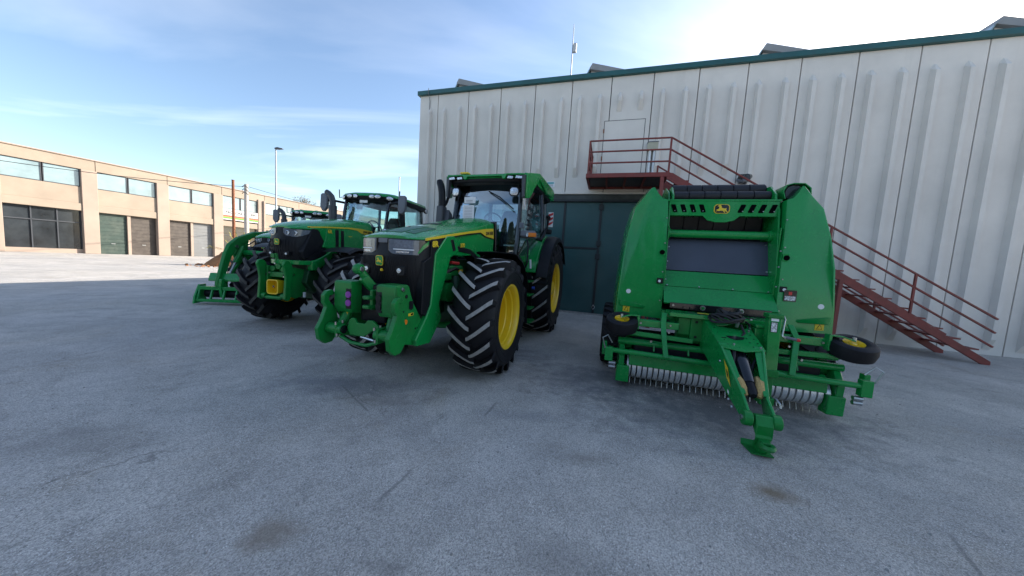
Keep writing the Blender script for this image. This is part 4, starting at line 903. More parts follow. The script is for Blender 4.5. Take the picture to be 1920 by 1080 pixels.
for s in (1,-1):
    for y0, y1 in ((.455,.595),(.615,.775)):
        l = MB().prism([(s*y0,3.098),(s*(y1-.02),3.088),(s*y1,3.142),(s*(y0+.02),3.158)], 'x', 1.40, 1.505).build('roof_lamp', GLOSSB, T, bevel=.004)
        MB().prism([(s*(y0+.008),3.103),(s*(y1-.026),3.095),(s*(y1-.012),3.136),(s*(y0+.024),3.150)], 'x', 1.5055, 1.515).build('lens', CHROME, l, bevel=.003)
    # drooping roof ear at the front corner
    ear = [(1.44,3.215),(1.2,3.275),(.89,3.345),(.90,3.23),(1.10,3.0),(1.27,2.785),(1.40,2.755),(1.43,2.80)]
    yo = lambda x: .95 - .21*(x-.89)
    n_ = len(ear); vs_ = [(x,s*yo(x),z) for x, z in ear] + [(x,s*(yo(x)-.07),z) for x, z in ear]
    MB().add(vs_, [tuple(range(n_)), tuple(range(2*n_-1,n_-1,-1))] + [(q,n_+q,n_+(q+1)%n_,(q+1)%n_) for q in range(n_)]).build('roof_ear', GREEN, T, bevel=.015, smooth=30)
    MB().prism([(s*.745,3.15),(s*.815,3.17),(s*.81,2.77),(s*.77,2.75)], 'x', 1.40, 1.515).build('ear_trim', DGREY, T, bevel=.008)
    MB().prism([(.92,3.335),(-.45,3.33),(-.62,3.27),(-.36,3.13),(.25,3.08),(.88,3.20)], 'y', s*.86, s*.96).build('roof_side_rail', GREEN, T, bevel=.025, seg=3)
    work_lamp(T, (1.48, s*.61, 2.865), (1,s*.12,-.12), .072)
    MB().tube([(1.40,s*.66,2.86),(1.30,s*.70,2.95)], .02, 6).build('lamp_bracket', BLACK, T)
    # indicator arm and side lamp
    MB().prism([(1.36,2.16),(1.30,2.17),(1.12,2.13),(1.12,2.03),(1.32,2.02),(1.38,2.06)], 'y', s*.74, s*1.02).build('indicator_arm', GREYP, T, bevel=.02)
    il = MB().box(1.355,1.385,s*.90,s*1.06,2.045,2.125).build('indicator_lamp', ORANGE, T, bevel=.012); MB().box(1.386,1.392,s*.87,s*.91,2.05,2.12).build('marker_lens', CHROME, il)
    MB().box(1.34,1.40,s*.72,s*.80,2.20,2.31).build('camera_box', GREYP, T, bevel=.012); MB().box(1.401,1.406,s*.735,s*.785,2.215,2.295).build('camera_face', LENS, T)
    MB().tube([(1.15,s*.98,2.05),(.9,s*1.05,2.02),(.60,s*1.05,2.2),(.42,s*1.02,2.3)], .028, 8).build('mirror_arm', BLACK, T)
    MB().lathe([(-.05,.02),(-.045,.05),(.03,.055),(.035,.02)], o=(.36,s*1.05,2.55), axis='x', n=14).build('round_lamp', BLACK, T)
    MB().box(.30,.42,s*1.0,s*1.14,2.20,2.30).build('rear_lamp', BLACK, T, bevel=.02); MB().bar((.36,s*1.04,2.28),(.34,s*1.05,2.56),.03,.03).build('lamp_stem', BLACK, T)
    wp = MB().box(.30,.315,s*1.04,s*1.15,2.36,2.68).build('warning_board', WHITE, T, bevel=.003)
    for k in range(3): MB().prism([(s*1.042,2.38+.10*k),(s*1.042,2.43+.10*k),(s*1.148,2.49+.09*k),(s*1.148,2.44+.09*k)], 'x', .316, .319).build('red_stripe', REDP, wp)
    # rear fenders
    ri = arc((0,1.01), 1.13, math.radians(28), math.radians(150), 16)
    MB().sheet([[(x,s*.60,z) for x, z in ri],[(x,s*.86,z+.03) for x, z in ri],[(x,s*1.07,z+.01) for x, z in ri]], (0,0,-.015)).build('rear_fender', GREEN, T, smooth=40)
    MB().prism([(1.06,1.36)] + [(x,z+.03) for x, z in arc((0,1.01), 1.14, math.radians(24), math.radians(95), 10)] + [(-.1,1.9),(.6,1.5)], 'y', s*.66, s*1.02).build('fender_inner_panel', GREEN, T, bevel=.02)
    ro = arc((0,1.01), 1.155, math.radians(14), math.radians(150), 18)
    MB().sheet([[(x,s*1.05,z+.012) for x, z in ro],[(x,s*1.16,z+.015) for x, z in ro],[(x,s*1.27,z-.01) for x, z in ro],[(x,s*1.295,z-.06) for x, z in arc((0,1.01), 1.13, math.radians(14), math.radians(150), 18)]], (0,0,-.014)).build('fender_flare', BLACK, T, smooth=40)
    MB().prism([(.72,1.66),(.95,1.45),(1.0,1.15),(.78,1.25)], 'y', s*.98, s*1.24).build('mud_flap', BLACK, T, bevel=.01)
bc = MB().cyl((.9,-.55,3.24),(.9,-.55,3.30),.06,14).build('beacon_base', BLACK, T); MB().box(1.28,1.40,-.58,-.40,3.24,3.275).build('amber_marker', YELLOW, T, bevel=.01)
MB().tube([(1.20,-.62,3.24),(1.20,-.62,3.30)], .03, 8).build('roof_knob', GREEN, T)
# exhaust stack
MB().loft([[(1.40,-.98,2.10),(1.40,-.82,2.10),(1.60,-.82,2.10),(1.60,-.98,2.10)],[(1.41,-.97,2.58),(1.41,-.83,2.58),(1.59,-.83,2.58),(1.59,-.97,2.58)]]).build('exhaust_can', DGREY, T, bevel=.02)
MB().prism([(1.58,2.1),(1.50,2.1),(1.30,2.1),(1.30,2.28),(1.38,2.44),(1.50,2.52)], 'y', -.86, -.72).build('exhaust_shroud', DGREY, T, bevel=.02)
MB().tube([(1.50,-.90,2.55),(1.50,-.90,2.72),(1.49,-.915,2.86),(1.47,-.95,2.98),(1.45,-.995,3.06),(1.44,-1.01,3.09)], [.072,.072,.072,.072,.070,.062], 16).build('exhaust_pipe', BLACK, T)
MB().box(1.32,1.44,-.86,-.74,2.86,2.98).build('roof_bracket', GREYP, T, bevel=.02); MB().tube([(1.38,-.80,2.88),(1.42,-.84,2.68),(1.46,-.86,2.60)], .03, 6).build('stay', BLACK, T)
# ------------------------------------------------------------------ medium tractors: rounded cab, black nose
def medium_tractor(label, loc, yaw, full=True, sc=1.0, tread_phase=0.):
    T = root('tractor', label, 'tractor', loc, yaw, 'tractors parked in the yard'); T.scale = (sc, sc, sc)
    WF = wheel_meshes('midF', .775, .58, .40, 17, .058, .34, 'deep', LUGDARK, lw=.06, disc=.0)
    WR = wheel_meshes('midR', .99, .70, .53, 20, .06, .32, 'flat', LUGDARK, lw=.06, disc=.10)
    place_wheel(WF, T, (2.9, .84, .77), 1, tread_phase, .06); place_wheel(WF, T, (2.9, -.88, .77), -1, tread_phase+.15, .06)
    place_wheel(WR, T, (0, .90, .98), 1, .1); place_wheel(WR, T, (0, -.90, .98), -1, .3)
    MB().box(-.5, 2.2, -.28, .28, .6, 1.2).build('transmission_housing', DGREEN, T, bevel=.05)
    MB().cyl((0,-.58,.98), (0,.58,.98), .2, 16).build('rear_axle', DGREEN, T)
    MB().box(2.0, 3.4, -.26, .26, .72, 1.45).build('engine_block', DGREEN, T, bevel=.04)
    MB().loft([[(2.78,-.62,.66),(3.02,-.62,.66),(3.02,-.62,.88),(2.78,-.62,.88)],[(2.7,-.18,.52),(3.1,-.18,.52),(3.1,-.18,.92),(2.7,-.18,.92)],[(2.7,.18,.52),(3.1,.18,.52),(3.1,.18,.92),(2.7,.18,.92)],[(2.78,.58,.66),(3.02,.58,.66),(3.02,.58,.88),(2.78,.58,.88)]]).build('front_axle', DGREEN, T, bevel=.03)
    # hood
    st = [(1.5,.41,2.30,2.20,1.62,.05),(2.0,.42,2.265,2.17,1.62,.05),(2.5,.42,2.20,2.11,1.62,.05),(3.0,.41,2.12,2.04,1.62,.045),(3.3,.40,2.06,2.0,1.94,.045),(3.52,.37,2.01,1.965,1.93,.04),(3.66,.31,1.97,1.945,1.925,.03),(3.73,.22,1.945,1.93,1.92,.02)]
    hood = MB().loft(hood_loft(st)).build('hood', GREEN, T, smooth=40, bevel=.01)
    def plan(z):
        xf = 3.74 if z > 1.85 else 3.74 + (1.85-z)*.22 if z > 1.6 else 3.795 - (1.6-z)*.25
        return [(xf,0),(xf-.012,.10),(xf-.05,.20),(xf-.12,.295),(xf-.24,.365),(xf-.40,.395),(3.05,.405)]
    rings = []
    for z in (1.32,1.4,1.55,1.7,1.85,1.94):
        h = plan(z); rings.append([(x,y,z) for x, y in h] + [(x,-y,z) for x, y in reversed(h[1:])])
    gr = MB().loft(rings).build('grille', BLACK, T, smooth=40)
    def sub(z, y0, y1, n, s):
        h = plan(z); res = []
        for i in range(n+1):
            y = y0 + (y1-y0)*i/n
            for (xa,ya),(xb,yb) in zip(h, h[1:]):
                if ya <= y <= yb+1e-6: res.append((xa+(xb-xa)*(y-ya)/(yb-ya), s*y)); break
        return res
    for k in range(13):
        y = -.27 + k*.045; pts = []
        for z in (1.36,1.5,1.62,1.72):
            h = plan(z)
            for (x0,y0),(x1,y1) in zip(h, h[1:]):
                if y0 <= abs(y) <= y1: pts.append((x0+(x1-x0)*(abs(y)-y0)/(y1-y0)+.003, y, z)); break
        MB().tube(pts, .0045, 5).build('grille_bar', BLACK, gr)
    for s in (1,-1):
        pl = sub(1.84, .075, .385, 10, s)
        hl = curved_strip(pl, [1.84,1.80,1.775,1.765,1.765,1.77,1.775,1.785,1.80,1.83,1.87][:len(pl)], [1.918]*len(pl), .012).build('headlight', LENS, T, bevel=.004)
        for y in (.15, .255):
            q = sub(1.84, y, y+.001, 1, s)[0]
            MB().lathe([(0,.045),(.016,.042),(.018,.034),(.006,.028),(.004,.0005)], o=(q[0]+.008,q[1],1.842), axis='x', n=16).build('lamp_projector', CHROME, hl)
        f = MB().prism([(s*.10,1.485),(s*.235,1.50),(s*.215,1.42),(s*.12,1.415)], 'x', 3.66, 3.775 if s > 0 else 3.775).build('fog_lamp_pod', BLACK, T, bevel=.008)
        MB().lathe([(3.775,.02),(3.782,.018),(3.784,.0005)], o=(0,s*.165,1.45), axis='x', n=12).build('lens', WHITE, f)
        def side(x, z, o=0.): return (x, s*(.436+o if x < 3.0 else .436+o-.05*(x-3.0)/.5), z)
        # black flank of the nose
        MB().prism([(3.42,1.96),(3.06,2.0),(3.10,1.80),(3.19,1.60),(3.38,1.46),(3.60,1.36),(3.66,1.5)], 'y', s*.30, s*.408).build('nose_side', BLACK, T, bevel=.02)
        MB().prism([(3.06,2.04),(1.55,2.10),(1.52,1.62),(2.55,1.60),(2.95,1.60),(3.17,1.61),(3.09,1.80)], 'y', s*.36, s*.426).build('side_panel', GREEN, T, bevel=.012)
        top = [(3.5,1.992),(3.0,2.045),(2.4,2.095),(2.1,2.108),(1.95,2.112),(1.5,2.098)]; bot = [(3.5,1.972),(3.0,2.018),(2.4,2.065),(2.1,2.06),(1.92,2.0),(1.46,1.985)]
        MB().sheet([[side(*p) for p in top],[side(*p) for p in bot]], (0,-s*.03,0)).build('yellow_stripe', DECAL_Y, T, smooth=0)
        text('maker_lettering', 'JOHN DEERE', .075, GLOSSB, T, (1.70, s*.4385, 2.048), (-s,0,0), (0,0,1), bold=.002, sx=.78)
        text('series_lettering', '6R', .10, DECAL_Y, T, (2.98, s*.43, 1.945), (-s,0,0), (0,0,1), bold=.003, sx=1.1)
        text('model_number', '250', .06, DECAL_Y, T, (2.34, s*.43, 1.885), (-s,0,0), (0,0,1), bold=.002, sx=1.3)
        for x in (2.55, 2.72): MB().prism([(x,2.0),(x+.10,2.0),(x+.09,1.64),(x-.01,1.64)], 'y', s*.40, s*.431).build('side_vent', BLACK, T, bevel=.004)
        # sweeping lower frame
        curved_strip(sub(1.36, 0.0, .40, 12, s), 1.25, 1.335, .022).build('nose_lower_frame', GREEN, T, bevel=.01)
        MB().prism([(3.44,1.335),(3.34,1.35),(3.15,1.43),(2.9,1.565),(2.6,1.625),(1.6,1.63),(1.6,1.56),(2.5,1.55),(2.75,1.48),(2.9,1.36),(3.1,1.24),(3.30,1.14),(3.44,1.14)], 'y', s*.30, s*.425).build('swoosh_frame', GREEN, T, bevel=.03, seg=3)
        MB().prism([(3.42,1.16),(2.95,1.24),(2.80,1.45),(2.55,1.50),(2.4,1.2),(2.5,.8),(3.3,.7),(3.5,.9)], 'y', s*.22, s*.34).build('frame_rail', DGREEN, T, bevel=.02)
        # front fender
        a = arc((2.9,.77), .87, math.radians(62), math.radians(150), 12)
        MB().sheet([[(x,s*yy,z+dz) for x, z in a] for yy, dz in ((.52,-.01),(.8,.012),(1.08,0),(1.12,-.04))], (0,0,-.012)).build('front_fender', BLACK, T, smooth=40)
        MB().tube([(2.9,s*.48,.95),(2.86,s*.52,1.5),(2.85,s*.62,1.63)], .022, 8).build('fender_bracket', BLACK, T)
        # cab
        MB().tube([(1.22,s*.56,1.5),(1.20,s*.60,2.1),(1.13,s*.62,2.6),(1.02,s*.63,3.0)], .042, 8).build('front_pillar', GLOSSB, T)
        MB().loft([[(.62,s*.82,1.6),(.74,s*.79,1.6),(.74,s*.75,1.6),(.62,s*.78,1.6)],[(.58,s*.86,2.2),(.76,s*.81,2.2),(.76,s*.77,2.2),(.58,s*.82,2.2)],[(.50,s*.77,2.95),(.74,s*.72,2.95),(.74,s*.68,2.95),(.50,s*.73,2.95)]]).build('door_pillar', GLOSSB, T)
        MB().tube([(-.62,s*.70,1.7),(-.72,s*.74,2.3),(-.70,s*.71,2.98)], .04, 8).build('rear_pillar', GLOSSB, T)
        MB().sheet([[(1.20,s*.58,1.55),(.74,s*.79,1.6)],[(1.18,s*.61,2.1),(.75,s*.82,2.1)],[(1.02,s*.64,2.95),(.72,s*.73,2.95)]], (0,-s*.006,0)).build('door_glass', WGLASS, T, smooth=60)
        MB().sheet([[(.60,s*.83,1.8),(-.62,s*.71,1.9)],[(.56,s*.86,2.25),(-.70,s*.745,2.3)],[(.50,s*.78,2.93),(-.70,s*.72,2.93)]], (0,-s*.006,0)).build('rear_side_glass', WGLASS, T, smooth=60)
        MB().prism([(1.24,1.30),(-.6,1.4),(-.62,1.9),(.55,1.85),(.72,1.62),(1.2,1.6)], 'y', s*.55, s*.72).build('cab_lower_skin', BLACK, T, bevel=.02)
        # rear fender
        ri = arc((0,.98), 1.10, math.radians(20), math.radians(150), 16)
        MB().sheet([[(x,s*.58,z) for x, z in ri],[(x,s*.85,z+.02) for x, z in ri],[(x,s*1.18,z) for x, z in ri],[(x,s*1.24,z-.05) for x, z in ri]], (0,0,-.015)).build('rear_fender', GREEN, T, smooth=40)
        MB().box(.8,1.9,s*.32,s*.68,.5,1.3).build('fuel_tank', BLACK, T, bevel=.06)
        for k, z in enumerate((.45,.75,1.05)): MB().box(.95,1.25,s*.72,s*.95,z-.02,z+.015).build('step', BLACK, T, bevel=.005)
        # mirrors
        m_ = MB().loft([[(1.26,s*1.06,2.58),(1.26,s*1.14,2.58),(1.32,s*1.14,2.60),(1.32,s*1.06,2.60)],[(1.22,s*1.0,2.70),(1.22,s*1.20,2.70),(1.32,s*1.20,2.70),(1.32,s*1.0,2.70)],[(1.20,s*1.0,3.02),(1.20,s*1.20,3.02),(1.30,s*1.20,3.02),(1.30,s*1.0,3.02)],[(1.22,s*1.03,3.06),(1.22,s*1.17,3.06),(1.28,s*1.17,3.06),(1.28,s*1.03,3.06)]]).build('mirror', GREYP, T, bevel=.02)
        MB().tube([(1.05,s*.66,2.86),(1.2,s*.86,2.88),(1.24,s*1.02,2.88)], .03, 8).build('mirror_arm', BLACK, m_)
        MB().tube([(1.0,s*.80,3.02),(1.0,s*.87,3.0),(1.0,s*.88,3.22)], .012, 6).build('roof_aerial', BLACK, T)
    rows = screen_rows(((1.6,1.32,.56),(2.1,1.32,.60),(2.6,1.23,.62),(2.98,1.10,.63)), .10)
    MB().sheet(rows, (-.006,0,0)).build('windscreen', WGLASS, T, smooth=70)
    MB().sheet([[(-.72,-.7,1.9),(-.74,.7,1.9)],[(-.74,-.7,2.93),(-.74,.7,2.93)]], (.006,0,0)).build('rear_window', WGLASS, T, smooth=70)
    MB().box(-.6,1.2,-.58,.58,1.30,1.5).build('cab_floor', BLACK, T, bevel=.02)
    seat_and_wheel(T, .05, 1.85, .72)
    MB().box(1.02,1.03,-.14,.08,2.86,2.93).build('paper_notice', WHITE, T).location = (.16,0,0)
    MB().box(.9,.95,-.42,-.24,2.72,2.92).build('corner_display', GLOSSB, T, bevel=.02)
    rr = []
    for z, g in ((2.93,-.04),(2.97,.02),(3.06,.05),(3.12,.02),(3.165,-.10),(3.18,-.3)):
        p = [(1.20+g,.0),(1.18+g,.35),(1.08+g,.62+g*.6),(.86,.76+g),(.1,.80+g),(-.75,.79+g),(-.92-g*.5,.66)]
        rr.append([(x,y,z+(x*-.02)) for x, y in p] + [(x,-y,z+(x*-.02)) for x, y in reversed(p[1:])])
    MB().loft(rr[:3]).build('roof_underside', BLACK, T, bevel=.01); MB().loft(rr[2:]).build('roof', GREEN, T, smooth=50)
    for y in (.18,.34): 
        for s in (1,-1): work_lamp(T, (1.235,s*(y+.06),3.02), (1,s*.12,.02), .058, shape='oval', name='roof_lamp')
    for s in (1,-1): work_lamp(T, (1.11,s*.66,3.0), (.8,s*.6,0), .062, shape='oval', name='roof_lamp')
    work_lamp(T, (-.86,.80,2.99), (.3,1,0), .06, shape='round', name='roof_lamp')
    MB().lathe([(3.16,.09),(3.20,.075),(3.22,.04),(3.222,.0005)], o=(.5,-.05,0), axis='z', n=16).build('gps_dome', GREEN, T)
    work_lamp(T, (1.36,.70,2.12), (1,.15,0), .07, shape='round')
    # exhaust on the far side
    MB().cyl((1.42,-.74,1.9),(1.42,-.74,2.72),.10,18).build('exhaust_can', DGREY, T, bevel=.01)
    MB().tube([(1.42,-.74,2.70),(1.42,-.745,2.84),(1.42,-.78,2.95),(1.42,-.86,3.03),(1.42,-.93,3.07)], [.075,.075,.072,.068,.062], 14).build('exhaust_pipe', DGREY, T)
    emblem(T, (3.805, 0, 1.665), (0,1,0), (.05,0,1), .10, .11, GREEN, DECAL_Y, DECAL_Y)
    return T
T6 = medium_tractor('green tractor with black nose and roof lamps, between the loader tractor and the largest tractor', (-3.84, 9.6, 0), -1.715, tread_phase=.1)
# its compact front hitch with yellow shaft guard
for s in (1,-1):
    MB().prism([(3.78,1.27),(3.84,1.325),(3.92,1.32),(3.96,1.25),(3.93,1.17),(3.90,1.0),(3.92,.72),(3.93,.62),(3.86,.58),(3.80,.62),(3.78,.9),(3.74,1.15)], 'y', s*.245, s*.295).build('hitch_arm', GREENC, T6, bevel=.012)
    MB().prism([(3.80,1.22),(3.45,1.16),(3.2,1.12),(3.28,.85),(3.40,.66),(3.62,.60),(3.80,.66)], 'y', s*.20, s*.235).build('hitch_side_plate', GREENC, T6, bevel=.01)
    for x, z in ((3.32,1.06),(3.37,1.02),(3.30,1.0),(3.68,1.06)): bolt(T6, (x, s*.236, z), (0,s,0), .016)
    MB().cyl((3.86,s*.16,.66),(3.86,s*.24,.66),.05,14).build('cross_tube', GREENC, T6, bevel=.006)
MB().cyl((3.86,-.16,.63),(3.86,.16,.63),.035,12).build('cross_bar', GREENC, T6)
MB().loft([[(3.66,y*.8,.83+z*.8) for y, z in rrect(.23,.26,.05)],[(3.82,y,.83+z) for y, z in rrect(.23,.26,.05)],[(3.90,y*1.04,.83+z*1.04) for y, z in rrect(.23,.26,.05)],[(3.90,y*.9,.83+z*.9) for y, z in rrect(.23,.26,.05)],[(3.76,y*.85,.83+z*.85) for y, z in rrect(.23,.26,.05)]]).build('shaft_guard', YELLOW, T6, smooth=40)
MB().box(3.905,3.91,.02,.055,.82,.86).build('guard_slot', GLOSSB, T6)
MB().box(3.60,3.78,-.19,.19,1.0,1.10).build('hitch_bracket', GREENC, T6, bevel=.015)
for y, z in ((-.12,1.16),(0,1.2),(.1,1.15)): MB().cyl((3.6,y,z),(3.78,y,z),.05,12).build('hydraulic_valve', GREENC, T6, bevel=.006)
MB().tube([(3.66,-.04,1.12),(3.72,-.06,1.30),(3.74,-.07,1.45)], .035, 10).build('top_link', GREENC, T6); MB().box(3.70,3.78,-.16,-.08,1.36,1.44).build('link_clevis', GREENC, T6, bevel=.01)
for y in (-.2,.17): MB().tube([(3.7,y,1.2),(3.80,y-.03,1.05),(3.72,y,.9)], .014, 6).build('hydraulic_hose', CABLE, T6)
for y, z in ((-.17,1.08),(.14,1.02),(-.05,1.26)): bolt(T6, (3.79,y,z), (1,0,0), .018)
MB().box(3.5,3.53,.30,.34,.62,.72).build('white_tag', WHITE, T6)
# ------------------------------------------------------------------ loader tractor at the far left
T5 = medium_tractor('green tractor with a front loader, farthest from the workshop gate', (-7.45, 12.35, 0), -1.45, sc=.93, tread_phase=.3)
for s in (1,-1):
    MB().prism([(1.75,1.0),(2.05,1.0),(2.0,1.55),(1.85,1.95),(1.62,1.98),(1.6,1.8)], 'y', s*.44, s*.54).build('loader_tower', GREENC, T5, bevel=.02)
    MB().prism([(1.6,2.22),(1.75,2.32),(2.8,2.15),(3.3,2.10),(3.98,1.89),(4.30,1.68),(4.46,1.42),(4.74,.62),(4.72,.44),(4.60,.44),(4.24,1.30),(4.08,1.50),(3.80,1.68),(3.35,1.90),(3.0,1.98),(1.7,2.10)], 'y', s*.56, s*.66).build('loader_boom', GREENC, T5, bevel=.025, seg=3)  # boom shade put into the colour by using the darker casting green
    MB().prism([(3.5,1.86),(3.9,1.66),(4.12,1.40),(4.0,1.12),(3.74,1.16),(3.56,1.5)], 'y', s*.58, s*.64).build('knee_gusset', GREENC, T5, bevel=.02)
    MB().tube([(1.95,s*.62,1.15),(2.7,s*.62,1.20)], .06, 12).build('lift_cylinder', GREENC, T5); MB().tube([(2.7,s*.62,1.20),(3.7,s*.62,1.26)], .03, 10).build('cylinder_rod', STEEL, T5)
    MB().tube([(3.9,s*.50,1.62),(4.2,s*.50,1.16)], .05, 12).build('tilt_cylinder', GREENC, T5); MB().tube([(4.2,s*.50,1.16),(4.55,s*.50,.66)], .025, 10).build('cylinder_rod', STEEL, T5)
    MB().tube([(3.3,s*.69,2.02),(3.9,s*.69,1.82),(4.28,s*.69,1.52),(4.66,s*.69,.62)], .014, 6).build('hydraulic_pipe', STEEL, T5)
    MB().prism([(4.50,.70),(4.72,.72),(4.76,.5),(4.70,.2),(4.54,.25),(4.50,.5)], 'y', s*.48, s*.55).build('implement_bracket', GREEN, T5, bevel=.01)
MB().cyl((3.8,-.62,1.45),(3.8,.62,1.45),.08,14).build('boom_cross_tube', GREEN, T5)
MB().box(4.62,4.72,-1.10,1.14,.40,.50).build('carriage_rail', GREEN, T5, bevel=.015)
MB().box(4.70,4.80,-1.10,1.14,.08,.16).build('carriage_rail', GREEN, T5, bevel=.015)
for k in range(8):
    y = -1.05+.31*k; MB().loft([[(4.64,y-.02,.44),(4.70,y-.02,.44),(4.70,y+.02,.44),(4.64,y+.02,.44)],[(4.74,y-.02,.12),(4.80,y-.02,.12),(4.80,y+.02,.12),(4.74,y+.02,.12)]]).build('carriage_bar', GREEN, T5, bevel=.006)
for y in (-1.1,1.12): MB().prism([(4.45,.04),(4.85,.03),(4.82,.22),(4.66,.54),(4.45,.54)], 'y', y-.025, y+.025).build('end_plate', GREEN, T5, bevel=.01)
lc = MB().loft([[(4.55,-.9,.86),(4.62,-.9,.70),(4.62,-.9,.64),(4.40,-.9,.64),(4.40,-.9,.86)],[(4.55,1.1,.86),(4.62,1.1,.70),(4.62,1.1,.64),(4.40,1.1,.64),(4.40,1.1,.86)]]).build('implement_cover', GREEN, T5, bevel=.015)
text('maker_lettering', 'JOHN DEERE', .11, DECAL_Y, T5, (4.592,.72,.775), (0,1,0), (-.4,0,.92), bold=.002)
MB().cyl((4.5,-1.0,.30),(4.5,1.05,.30),.13,18).build('ground_roller', BLACK, T5)

for s in (1,-1):
    MB().tube([(2.0,s*.66,1.95),(2.9,s*.70,1.90),(3.5,s*.70,1.62),(3.9,s*.66,1.25),(4.3,s*.62,.95),(4.5,s*.5,.6)], .018, 6).build('hydraulic_hose', CABLE, T5)
    MB().bar((3.0,s*.61,1.25),(3.78,s*.61,1.30),.05,.12).build('link_arm', GREENC, T5, bevel=.01)
    MB().bar((3.78,s*.61,1.25),(4.45,s*.61,.55),.04,.08).build('link_arm', GREENC, T5, bevel=.01)
    for x, z in ((3.78,1.28),(4.05,1.62),(4.62,.55),(2.9,2.06)): MB().cyl((x,s*.53,z),(x,s*.72,z),.045,12).build('pivot_pin', STEEL, T5)
# ------------------------------------------------------------------ round baler (local: x towards the drawbar eye, y to the viewer's right)
B = root('round_baler', 'green round baler with black belts, drawbar skid and wide tined pickup', 'baler', (2.63, 3.85, 0), -1.87)
SL_ = -2.55   # rear end
# side shields: lofted shells, outer skin bulging
for s in (-1, 1):
    def ring(x, pts): return [(x + dx, s*y, z) for dx, y, z in pts]
    # front face outline (y from inner to outer) swept backwards
    prof = [(.66,.90,0.),(.66,1.6,-.02),(.68,2.30,-.10),(.69,2.56,-.16),(.76,2.585,-.17),(.83,2.66,-.20),(.885,2.755,-.24),(.915,2.745,-.25),(1.00,2.62,-.24),(1.115,2.46,-.20),(1.19,2.1,-.12),(1.235,1.7,-.04),(1.262,1.22,0.),(1.275,.92,0.)]
    rings = []
    for fx, sc_y, dz in ((-.325,.94,0),(-.332,.975,0),(-.365,1.0,0),(-.48,1.015,0),(-.9,1.03,.06),(-1.6,1.03,.10),(-2.3,1.0,.0),(-2.5,.96,-.2)):
        rings.append([(fx + (xo if fx > -.5 else xo*.3), s*((y if y < .8 else .66+(y-.66)*sc_y) if fx < 0 else y), z + (dz if z > 2 else 0)) for y, z, xo in prof])
    sh = MB().loft(rings).build('side_shield', GREEN, B, smooth=32)
    # lower pocket with moulded ledge
    MB().loft([[(-.34,s*1.24,1.10),(-.30,s*1.22,1.13),(-.30,s*.90,1.07),(-.34,s*.86,1.04)],[(-.34,s*1.24,1.04),(-.305,s*1.20,1.03),(-.305,s*.92,1.02),(-.34,s*.86,1.02)]]).build('shield_ledge', GREEN, B, bevel=.01)
    MB().prism([(s*.675,1.87),(s*.73,1.87),(s*.74,1.85),(s*.74,1.79),(s*.73,1.775),(s*.675,1.775)], 'x', -.376, -.3668).build('latch_recess', GREEN, B)
    MB().cyl((-.37,s*.715,1.82),(-.365,s*.715,1.82),.034,14).build('latch_hole', VOID, B)
    MB().prism([(s*.672,1.46),(s*.75,1.46),(s*.755,1.385),(s*.672,1.385)], 'x', -.36, -.3365).build('latch_recess', BLACK, B, bevel=.004)
    MB().cyl((-.35,s*.72,1.42),(-.325,s*.72,1.42),.018,10).build('latch_button', WHITE, B)
    MB().cyl((-.345,s*1.11,1.245),(-.326,s*1.11,1.245),.032,16).build('reflector_disc', WHITE, B)
    ws_ = MB().prism([(s*1.075,1.045),(s*1.165,1.05),(s*1.165,.955),(s*1.075,.95)], 'x', -.335, -.3215).build('warning_sticker', DECAL_Y, B)
    MB().prism([(s*1.09,.965),(s*1.15,.967),(s*1.12,1.03)], 'x', -.3213, -.3203).build('warning_triangle', GLOSSB, ws_); MB().prism([(s*1.098,.971),(s*1.142,.972),(s*1.12,1.018)], 'x', -.3201, -.3195).build('triangle_field', DECAL_Y, ws_)
    # road wheels
    WB = wheel_meshes('balW', .50, .42, .27, 22, .02, .28, 'deep', RUBBER, lw=.04)
    place_wheel(WB, B, (-.95, s*1.225, .50), s, .1)
    # inner side walls of the bale chamber
    MB().prism([(-.45,.95),(-.40,1.6),(-.55,2.45),(-.75,2.72),(-1.1,2.86),(-1.9,2.75),(-2.4,2.2),(-2.5,1.5),(-2.3,.9),(-1.4,.6),(-.8,.7)], 'y', s*.64, s*.662).build('chamber_wall', GREEN, B, bevel=.006)
# top roll housing
MB().box(-.72,-.60,-.655,.655,2.36,2.555).build('front_cross_panel', GREEN, B, bevel=.006)
MB().prism([(-.66,2.36),(-.22,2.36),(-.16,2.30),(-.06,2.275),(.06,2.275),(.16,2.30),(.22,2.36),(.66,2.36),(.66,2.56),(-.66,2.56)], 'x', -.60, -.575).build('cross_panel_face', GREEN, B, bevel=.004)
MB().prism([(-.68,2.56),(.68,2.56),(.68,2.585),(-.68,2.585)], 'x', -.80, -.57).build('panel_top_lip', GREEN, B, bevel=.006)
for k in range(4):
    for s in (-1,1):
        y = s*(.235+.118*k); le = s*.016; MB().prism([(y-.030-le,2.415),(y-.024-le,2.405),(y+.024-le,2.405),(y+.030-le,2.415),(y+.030+le,2.505),(y+.024+le,2.515),(y-.024+le,2.515),(y-.030+le,2.505)], 'x', -.5745, -.5725).build('vent_slot', VOID, B)
        MB().cyl((-.572,y+.01,2.425),(-.565,y+.01,2.425),.006,8).build('slot_bolt', STEEL, B)
emblem(B, (-.573, 0, 2.455), (0,1,0), (0,0,1), .19, .125, GLOSSB, DECAL_Y, DECAL_Y)
for s in (-1,1): MB().prism([(-.72,2.57),(-.58,2.57),(-.60,2.66),(-.78,2.80),(-1.15,2.82),(-1.15,2.6)], 'y', s*.60, s*.625).build('roll_end_plate', GREEN, B, bevel=.006)
